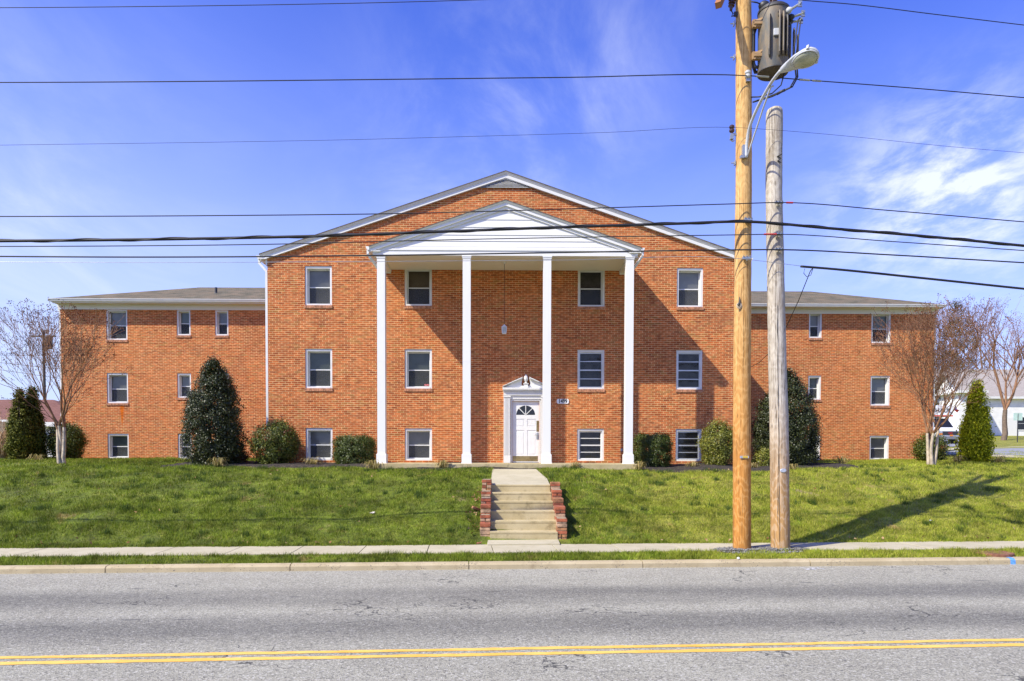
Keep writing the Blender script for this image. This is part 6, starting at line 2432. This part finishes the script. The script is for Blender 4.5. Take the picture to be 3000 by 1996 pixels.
far_tree('dark olive evergreen tree behind the right crape myrtle', 2795, 125, 890, 78, M_EVER, 61, HZR)
far_tree('lower dark evergreen standing behind the moving truck', 2766, 90, 1110, 72, M_HOLLY, 62, HZR)
BT = dict(trunk_h=2.0, spread=[.30, .42, .42, .45, .5, .5], levels=5, bark=BARK, twig=TWIG, tipmat=M_BUD, tipname='buds', tip_n=6, tip_s=.16, tip_len=.10, up=.45, rmin=.016)
d_ = 60
b = (xr(2938, d_), d_, tz(xr(2938, d_), d_))
bare_tree('bare_tree', 'bare upright street tree with reddish buds before the white house', b, 71, 1, lens=[2.6, 3.0, 2.4, 2.0, 1.5, 1.1], r0=.24, maxr=4.4, maxh=zr_(925, d_) - b[2], group='bare trees at right', kids=(3, 4), **BT)
d_ = 84
b = (xr(2890, d_), d_, tz(xr(2890, d_), d_))
bare_tree('bare_tree', 'taller hazy bare tree far behind the evergreen', b, 72, 1, lens=[4.0, 4.2, 3.6, 3.0, 2.2, 1.6], r0=.3, maxr=6.0, maxh=zr_(872, d_) - b[2], group='bare trees at right', **BT)
d_ = 90
b = (xr(3010, d_), d_, tz(xr(3010, d_), d_))
bare_tree('bare_tree', 'bare tree at the right edge behind the white house roof', b, 73, 1, lens=[4.0, 4.2, 3.6, 3.0, 2.2, 1.6], r0=.3, maxr=6.5, maxh=zr_(890, d_) - b[2], group='bare trees at right', **BT)

# moving truck
TKD = 52.0
tk = thing('moving_truck', 'white box truck with orange-red stripes and black grille parked across the side street', 'truck', (xr(2782, TKD), TKD, tz(xr(2782, TKD), TKD)), R(4))
TW = plain('truck_white', (0.78, 0.78, 0.78), 0.35, 0.03)
TO = plain('truck_orange', (0.55, 0.07, 0.02), 0.4, 0.1)
AMBER = plain('amber_lens', (0.75, 0.22, 0.02), 0.25, 0.1)
mb = MB()
mb.prism([(-.98, 0, .55), (-.98, 0, 1.12), (-.98, .85, 1.28), (-.98, 1.45, 2.02), (-.98, 2.6, 2.08), (-.98, 2.6, .45), (-.98, .3, .45)], (1.96, 0, 0))
mb.build('cab', TW, tk, bevel=.06)
mb = MB()
mb.box(-1.12, 1.12, 2.65, 7.4, .75, 3.0)
mb.box(-1.12, 1.12, 1.25, 2.65, 2.15, 3.0)
mb.build('cargo_box', TW, tk, bevel=.05)
mb = MB()
mb.prism([(-.86, .87, 1.31), (.86, .87, 1.31), (.78, 1.44, 1.98), (-.78, 1.44, 1.98)], (0, -.03, .025))
mb.build('windshield', m_glass_dark, tk)
mb = MB()
mb.box(-.62, .62, -.03, .01, .70, .98)
mb.build('grille', DARKM, tk)
text('grille_badge', 'GMC', .16, (0, -.04, .84), RED, tk, bold=.004)
for s_ in (-1, 1):
    mb = MB()
    mb.box(s_ * .79 - .16, s_ * .79 + .16, -.035, .02, .84, .99)
    mb.build('headlight', ALU, tk)
    mb = MB()
    mb.box(s_ * .79 - .16, s_ * .79 + .16, -.035, .02, .71, .83)
    mb.build('turn_signal', AMBER, tk)
    mb = MB()
    mb.box(s_ * 1.16 - .09, s_ * 1.16 + .09, .95, 1.02, 1.35, 1.75)
    mb.build('mirror', TW, tk)
    for y in (.85, 5.6):
        mb = MB()
        mb.tube([(s_ * .95, y, .36), (s_ * .72, y, .36)], .37, 18)
        w_ = mb.build('wheel', DARKM, tk)
        mb = MB()
        mb.tube([(s_ * .955, y, .36), (s_ * .93, y, .36)], .2, 14)
        mb.build('rim', ALU, w_)
mb = MB()
mb.box(-1.0, 1.0, -.14, .06, .38, .62)
mb.build('bumper', plain('grey_bumper', (.18, .19, .2), .5), tk, bevel=.03)
mb = MB()
mb.box(-.13, .13, -.15, -.141, .62, .72)
mb.build('licence_plate', AMBER, tk)
mb = MB()
mb.box(-1.125, 1.125, 1.24, 1.249, 2.16, 2.26)
mb.build('stripe', TO, tk)
text('box_lettering', 'U-HAUL', .42, (.05, 1.243, 2.60), BLACKINK, tk, bold=.012, sx=1.15)
mb = MB()
mb.prism([(-.99, .9, .62), (-.99, 1.9, .9), (-.99, 1.9, 1.2), (-.99, .9, .9)], (-.006, 0, 0))
mb.build('door_stripe', TO, tk)

# street sign and flag across the road
p = (xr(2979, 56), 56)
ss_ = thing('street_sign', 'small pale green sign on a thin post beside the side street at right', 'sign', (p[0], p[1], tz(*p)))
mb = MB()
mb.tube([(0, 0, -.2), (0, 0, 2.3)], .035, 8)
mb.build('post', DARKM, ss_)
mb = MB()
mb.box(-.36, .36, -.02, .0, 1.75, 2.35)
mb.build('panel', plain('pale_green_sign', (.45, .60, .52), .5), ss_)
p = (xr(2793, 66), 66)
fg = thing('flag', 'small red and blue flag hanging on the house front above the truck', 'flag', (p[0], p[1], zr_(1203, 66)))
mb = MB()
mb.tube([(0, .6, -.1), (0, -.3, .75)], .02, 6)
mb.build('staff', STEEL, fg)
mb = MB()
mb.prism([(0, -.2, .45), (.16, -.15, .10), (.04, .05, .0), (-.03, .0, .25)], (.01, .01, 0))
mb.build('canton', plain('flag_blue', (.05, .06, .25), .8), fg)
mb = MB()
mb.prism([(.16, -.15, .10), (.40, -.1, .02), (.30, .05, -.22), (.04, .05, .0)], (.01, .01, 0))
mb.build('stripes', RED, fg)

# ------------------------------------------------------------------ mulch bed
def mulch():
    vs, fs = [], []
    us = np.arange(-10.6, 11.0, .12)
    nj = 9
    rr_ = random.Random(8)
    nz = 0
    for i, u in enumerate(us):
        nz = .8 * nz + rr_.uniform(-.09, .09)
        front = -2.45 + .25 * math.sin(u * .9) + nz
        front += 1.0 * (1 - float(sstep(np.array(u), -9.2, -7.6))) * -0.05
        if u > 8.2:
            front = -1.1 + nz
        if u < -7.8:
            front = -1.9 + nz
        back = 0.0 if U_L < u < U_R else 1.2
        if u < -7.8:
            back = -.1
        if abs(u - (DC - .25)) < .72:
            front = -2.62
        for j in range(nj + 1):
            dep = front + (back - front) * j / nj
            p = b2w(u, dep, 0)
            e = -.03 if j == 0 else .035 + rr_.uniform(0, .02)
            vs.append((p.x, p.y, tz(p.x, p.y) + e))
    k = nj + 1
    fs = [(i * k + j, (i + 1) * k + j, (i + 1) * k + j + 1, i * k + j + 1) for i in range(len(us) - 1) for j in range(nj)]
    MB().add(vs, fs).build('mulch_bed', MULCH, smooth=False)['kind'] = 'structure'


mulch()

# ------------------------------------------------------------------ grass
def vnoise(x, y, sc, seed):
    rg = np.random.default_rng(seed)
    T = rg.uniform(0, 1, (257, 257))
    X, Y = (x / sc) % 256, (y / sc) % 256
    i, j = X.astype(int), Y.astype(int)
    fx, fy = X - i, Y - j
    fx, fy = fx * fx * (3 - 2 * fx), fy * fy * (3 - 2 * fy)
    return (T[i, j] * (1 - fx) + T[i + 1, j] * fx) * (1 - fy) + (T[i, j + 1] * (1 - fx) + T[i + 1, j + 1] * fx) * fy


def lawn_mask(x, y):
    m = np.ones(len(x), bool)
    t = x * RD.x + (y - 12.25) * RD.y
    s = x * RN.x + (y - 12.25) * RN.y
    # steps, cheek walls, walk
    m &= ~((x > -.72) & (x < 1.22) & (y > 13.9) & (y < 16.7))
    m &= ~((x > -.53) & (x < .90 - .06 * (y - 16.4)) & (y >= 16.6) & (y < 20.6))
    # building
    dx, dy = x - BO.x, y - BO.y
    u = dx * BU.x + dy * BU.y
    dep = dx * BN.x + dy * BN.y
    m &= ~((dep > -.05) & (u > U_L - .05) & (u < U_R + .05))
    m &= ~((dep > WD - .05) & (u > -19.6) & (u < 18.6))
    m &= ~((dep > -2.25) & (dep < .1) & (u > -8.0) & (u < 8.3))
    m &= ~((dep > -1.75) & (dep < 0) & (u > -10.5) & (u < -7.9))
    m &= ~((dep > -.9) & (dep < 1.1) & (u >= 8.2) & (u < 10.9))
    ed = vnoise(x + 80, y + 80, .22, 9)
    m &= ~((s > .74 + .14 * ed) & (s < 1.93 - .16 * ed))
    m &= ~(s < .15)
    # gravel round the poles
    t1 = st(base1.x, base1.y)[0]
    m &= ~((np.abs(t - t1 - .25) < .85) & (s > S_P - .40) & (s < .8) & (vnoise(x * 10 + 50, y * 10, 1.0, 3) < .8))
    return m


def blades(rng, x, y, h, w, lean=.45):
    n = len(x)
    z = terr(x, y)
    a = rng.uniform(0, 2 * math.pi, n)
    ln = rng.normal(size=(n, 2)) * lean * h[:, None]
    # turn the flat of every blade a random way
    dx, dy = np.cos(a) * w * .5, np.sin(a) * w * .5
    v = np.zeros((n, 3, 3), np.float32)
    v[:, 0] = np.stack([x - dx, y - dy, z - .01], 1)
    v[:, 1] = np.stack([x + dx, y + dy, z - .01], 1)
    v[:, 2] = np.stack([x + ln[:, 0], y + ln[:, 1], z + h], 1)
    return v.reshape(-1, 3)


def scatter(rng, t0, t1, s0, s1, dens):
    n = int((t1 - t0) * (s1 - s0) * dens)
    t, s = rng.uniform(t0, t1, n), rng.uniform(s0, s1, n)
    return R0.x + RD.x * t + RN.x * s, R0.y + RD.y * t + RN.y * s, s


def grass():
    rng = np.random.default_rng(5)
    V = []
    for (t0, t1, s0, s1, dens, hh, ww) in ((-12, 14, .15, .80, 3400, .075, .011), (-12.5, 14.5, 1.82, 2.1, 2400, .085, .011), (-13, 15, 1.9, 4.6, 2300, .068, .012),
                                         (-16, 19, 4.6, 9, 950, .068, .016), (-24, -7, 9, 18.5, 420, .065, .024), (8, 24, 9, 18.5, 420, .065, .024), (17, 32, 12, 24, 120, .07, .03)):
        x, y, s = scatter(rng, t0, t1, s0, s1, dens)
        cl = vnoise(x + 300, y + 300, .16, 1)
        c2 = vnoise(x + 300, y + 300, .55, 2)
        keep = lawn_mask(x, y) & (rng.uniform(0, 1, len(x)) < .30 + .55 * cl + .45 * c2)
        bald = vnoise(x + 300, y + 300, .9, 6)
        keep &= ~((bald > .86) & (rng.uniform(0, 1, len(x)) < .7))
        x, y, cl, c2 = x[keep], y[keep], cl[keep], c2[keep]
        h = hh * (.45 + .55 * cl + .5 * c2 * c2) * rng.uniform(.6, 1.35, len(x))
        V.append(blades(rng, x, y, h, ww * rng.uniform(.7, 1.3, len(x))))
    o = np_mesh('lawn_grass', np.concatenate(V), 3, GRASS)
    tag(o, 'short green lawn grass over the bank, the flat lawn and the kerb strip', 'grass', kind='stuff')
    # darker tufts of wild onion
    V = []
    n = 460
    x, y, s = scatter(rng, -13, 17, 2.0, 10.0, n / 240.0)
    k = lawn_mask(x, y)
    for a, b_ in zip(x[k], y[k]):
        m = int(rng.integers(20, 110))
        r_ = rng.uniform(.035, .10)
        px, py = a + rng.normal(size=m) * r_, b_ + rng.normal(size=m) * r_ * .8
        kk = lawn_mask(px, py)
        px, py = px[kk], py[kk]
        V.append(blades(rng, px, py, rng.uniform(.07, .15, len(px)), np.full(len(px), .009), .3))
    o = np_mesh('wild_onion_tufts', np.concatenate(V), 3, M_ONION)
    tag(o, 'darker green tufts of wild onion scattered over the lawn', 'grass', kind='stuff')


grass()

# dead leaves caught by the steps and along the foot of the bank
rng = np.random.default_rng(23)
P = []
for _ in range(46):
    P.append((-.74 - abs(rng.normal()) * .16, rng.uniform(14.6, 16.6)))
for _ in range(60):
    q_ = rw(rng.uniform(-9.5, 11), 1.93 + abs(rng.normal()) * .10)
    P.append((q_.x, q_.y))
for _ in range(70):
    q_ = rw(rng.uniform(-10, 12), rng.uniform(2.2, 8.0))
    P.append((q_.x, q_.y))
P = np.array([(a, b, tz(a, b) + .075) for a, b in P])
P = P[lawn_mask(P[:, 0], P[:, 1]) | (np.abs(P[:, 0] + .8) < .5)]
N = rng.normal(size=P.shape) * .5
N[:, 2] += 1
lv = np_mesh('fallen_leaves', leaf_quads(rng, P, N, .075, .045, .3), 4, mat_leaf('dead_leaf', [(0.16, 0.07, 0.03), (0.30, 0.17, 0.08), (0.45, 0.32, 0.18)], .9, .1, .1))
tag(lv, 'dry brown leaves scattered on the lawn and beside the steps', 'leaves', kind='stuff')

# small things lying about
rr = random.Random(77)


def litter(name, label, cat, px, py, size, mat, seed, y0=13.5):
    p = ground_hit(px, py, y0)
    rg = random.Random(seed)
    mb = MB()
    n = 9
    vs = [(0, 0, size * .35)]
    for i in range(n):
        a = 6.283 * i / n
        r = size * rg.uniform(.5, 1.0)
        vs.append((math.cos(a) * r, math.sin(a) * r * .7, size * rg.uniform(-.1, .45)))
    mb.add(vs, [(0, i + 1, (i + 1) % n + 1) for i in range(n)])
    mb.add([(x, y, z - .012) for x, y, z in vs], [(0, (i + 1) % n + 1, i + 1) for i in range(n)])
    o = mb.build(name, mat)
    o.location = (p.x, p.y, p.z + .035)
    return tag(o, label, cat)


litter('crumpled_paper', 'pale crumpled scrap lying on the left lawn bank', 'litter', 1093, 1508, .085, plain('pale_paper', (.62, .56, .48), .9, .2, 20), 3)
litter('white_scrap', 'tiny white scrap on the lawn bank right of the poles', 'litter', 2727, 1530, .05, plain('white_scrap_m', (.75, .73, .7), .9), 4)
litter('brown_leaf', 'curled brown leaf on the sidewalk edge left of the steps', 'leaf', 1404, 1597, .06, plain('leaf_brown', (.22, .08, .04), .9), 5)
p = road_pl(2163, 1637, .12)
mb = MB()
mb.ico((0, 0, .0), .028, 1.0, .8, .8, 7, 5)
o = mb.build('white_stone', plain('white_stone_m', (.8, .8, .78), .8, .1))
o.location = (p.x, p.y, .14)
tag(o, 'small white stone on the curb beside the brown utility pole', 'stone')
# rusty cover in the verge, paint marks
a_, b_ = st(*road_pl(2858, 1622, .45).xy)[0], st(*road_pl(2958, 1622, .45).xy)[0]
mb = MB()
for k in range(24):
    an = 6.283 * k / 24
mb.lathe([(.36, -.05), (.36, .012), (.33, .02), (.31, .012), (.02, .012)], 28)
p = rw((a_ + b_) / 2, .47, 0)
o = mb.build('utility_cover', plain('rusty_iron', (.20, .085, .045), .85, .35, 12, bumpy=.6))
o.location = (p.x, p.y, tz(p.x, p.y) + .02)
tag(o, 'round rusty brown utility cover set in the grass verge at right', 'cover')
mb = MB()
t0 = st(*road_pl(2968, 1650, 0.0).xy)[0]
mb.add([(t0 - .05, -.002, .0), (t0 + .05, -.002, 0), (t0 + .055, .010, .078), (t0 - .045, .010, .078), (t0 + .05, .043, .112), (t0 - .05, .043, .112), (t0 + .04, .12, .120), (t0 - .06, .12, .120)],
       [(0, 1, 2, 3), (3, 2, 4, 5), (5, 4, 6, 7)])
road_obj(mb, 'kerb_paint_mark', plain('blue_paint', (.10, .28, .60), .8, .3, 30))
mb = MB()
for (ax_, ay_, bx_, by_) in ((2345, 1664, 2392, 1670), (2362, 1670, 2398, 1664), (2372, 1663, 2415, 1668)):
    pa, pb = (EYE + ray(ax_, ay_) * (-HC / ray(ax_, ay_).z)), (EYE + ray(bx_, by_) * (-HC / ray(bx_, by_).z))
    (ta, sa), (tb_, sb) = st(pa.x, pa.y), st(pb.x, pb.y)
    d = Vector((tb_ - ta, sb - sa, 0)).normalized()
    nrm = Vector((-d.y, d.x, 0)) * .02
    mb.add([(ta + nrm.x, sa + nrm.y, .004), (ta - nrm.x, sa - nrm.y, .004), (tb_ - nrm.x, sb - nrm.y, .004), (tb_ + nrm.x, sb + nrm.y, .004)], [(0, 1, 2, 3)])
road_obj(mb, 'road_paint_mark', plain('faded_white_paint', (.55, .55, .54), .9, .2, 30))
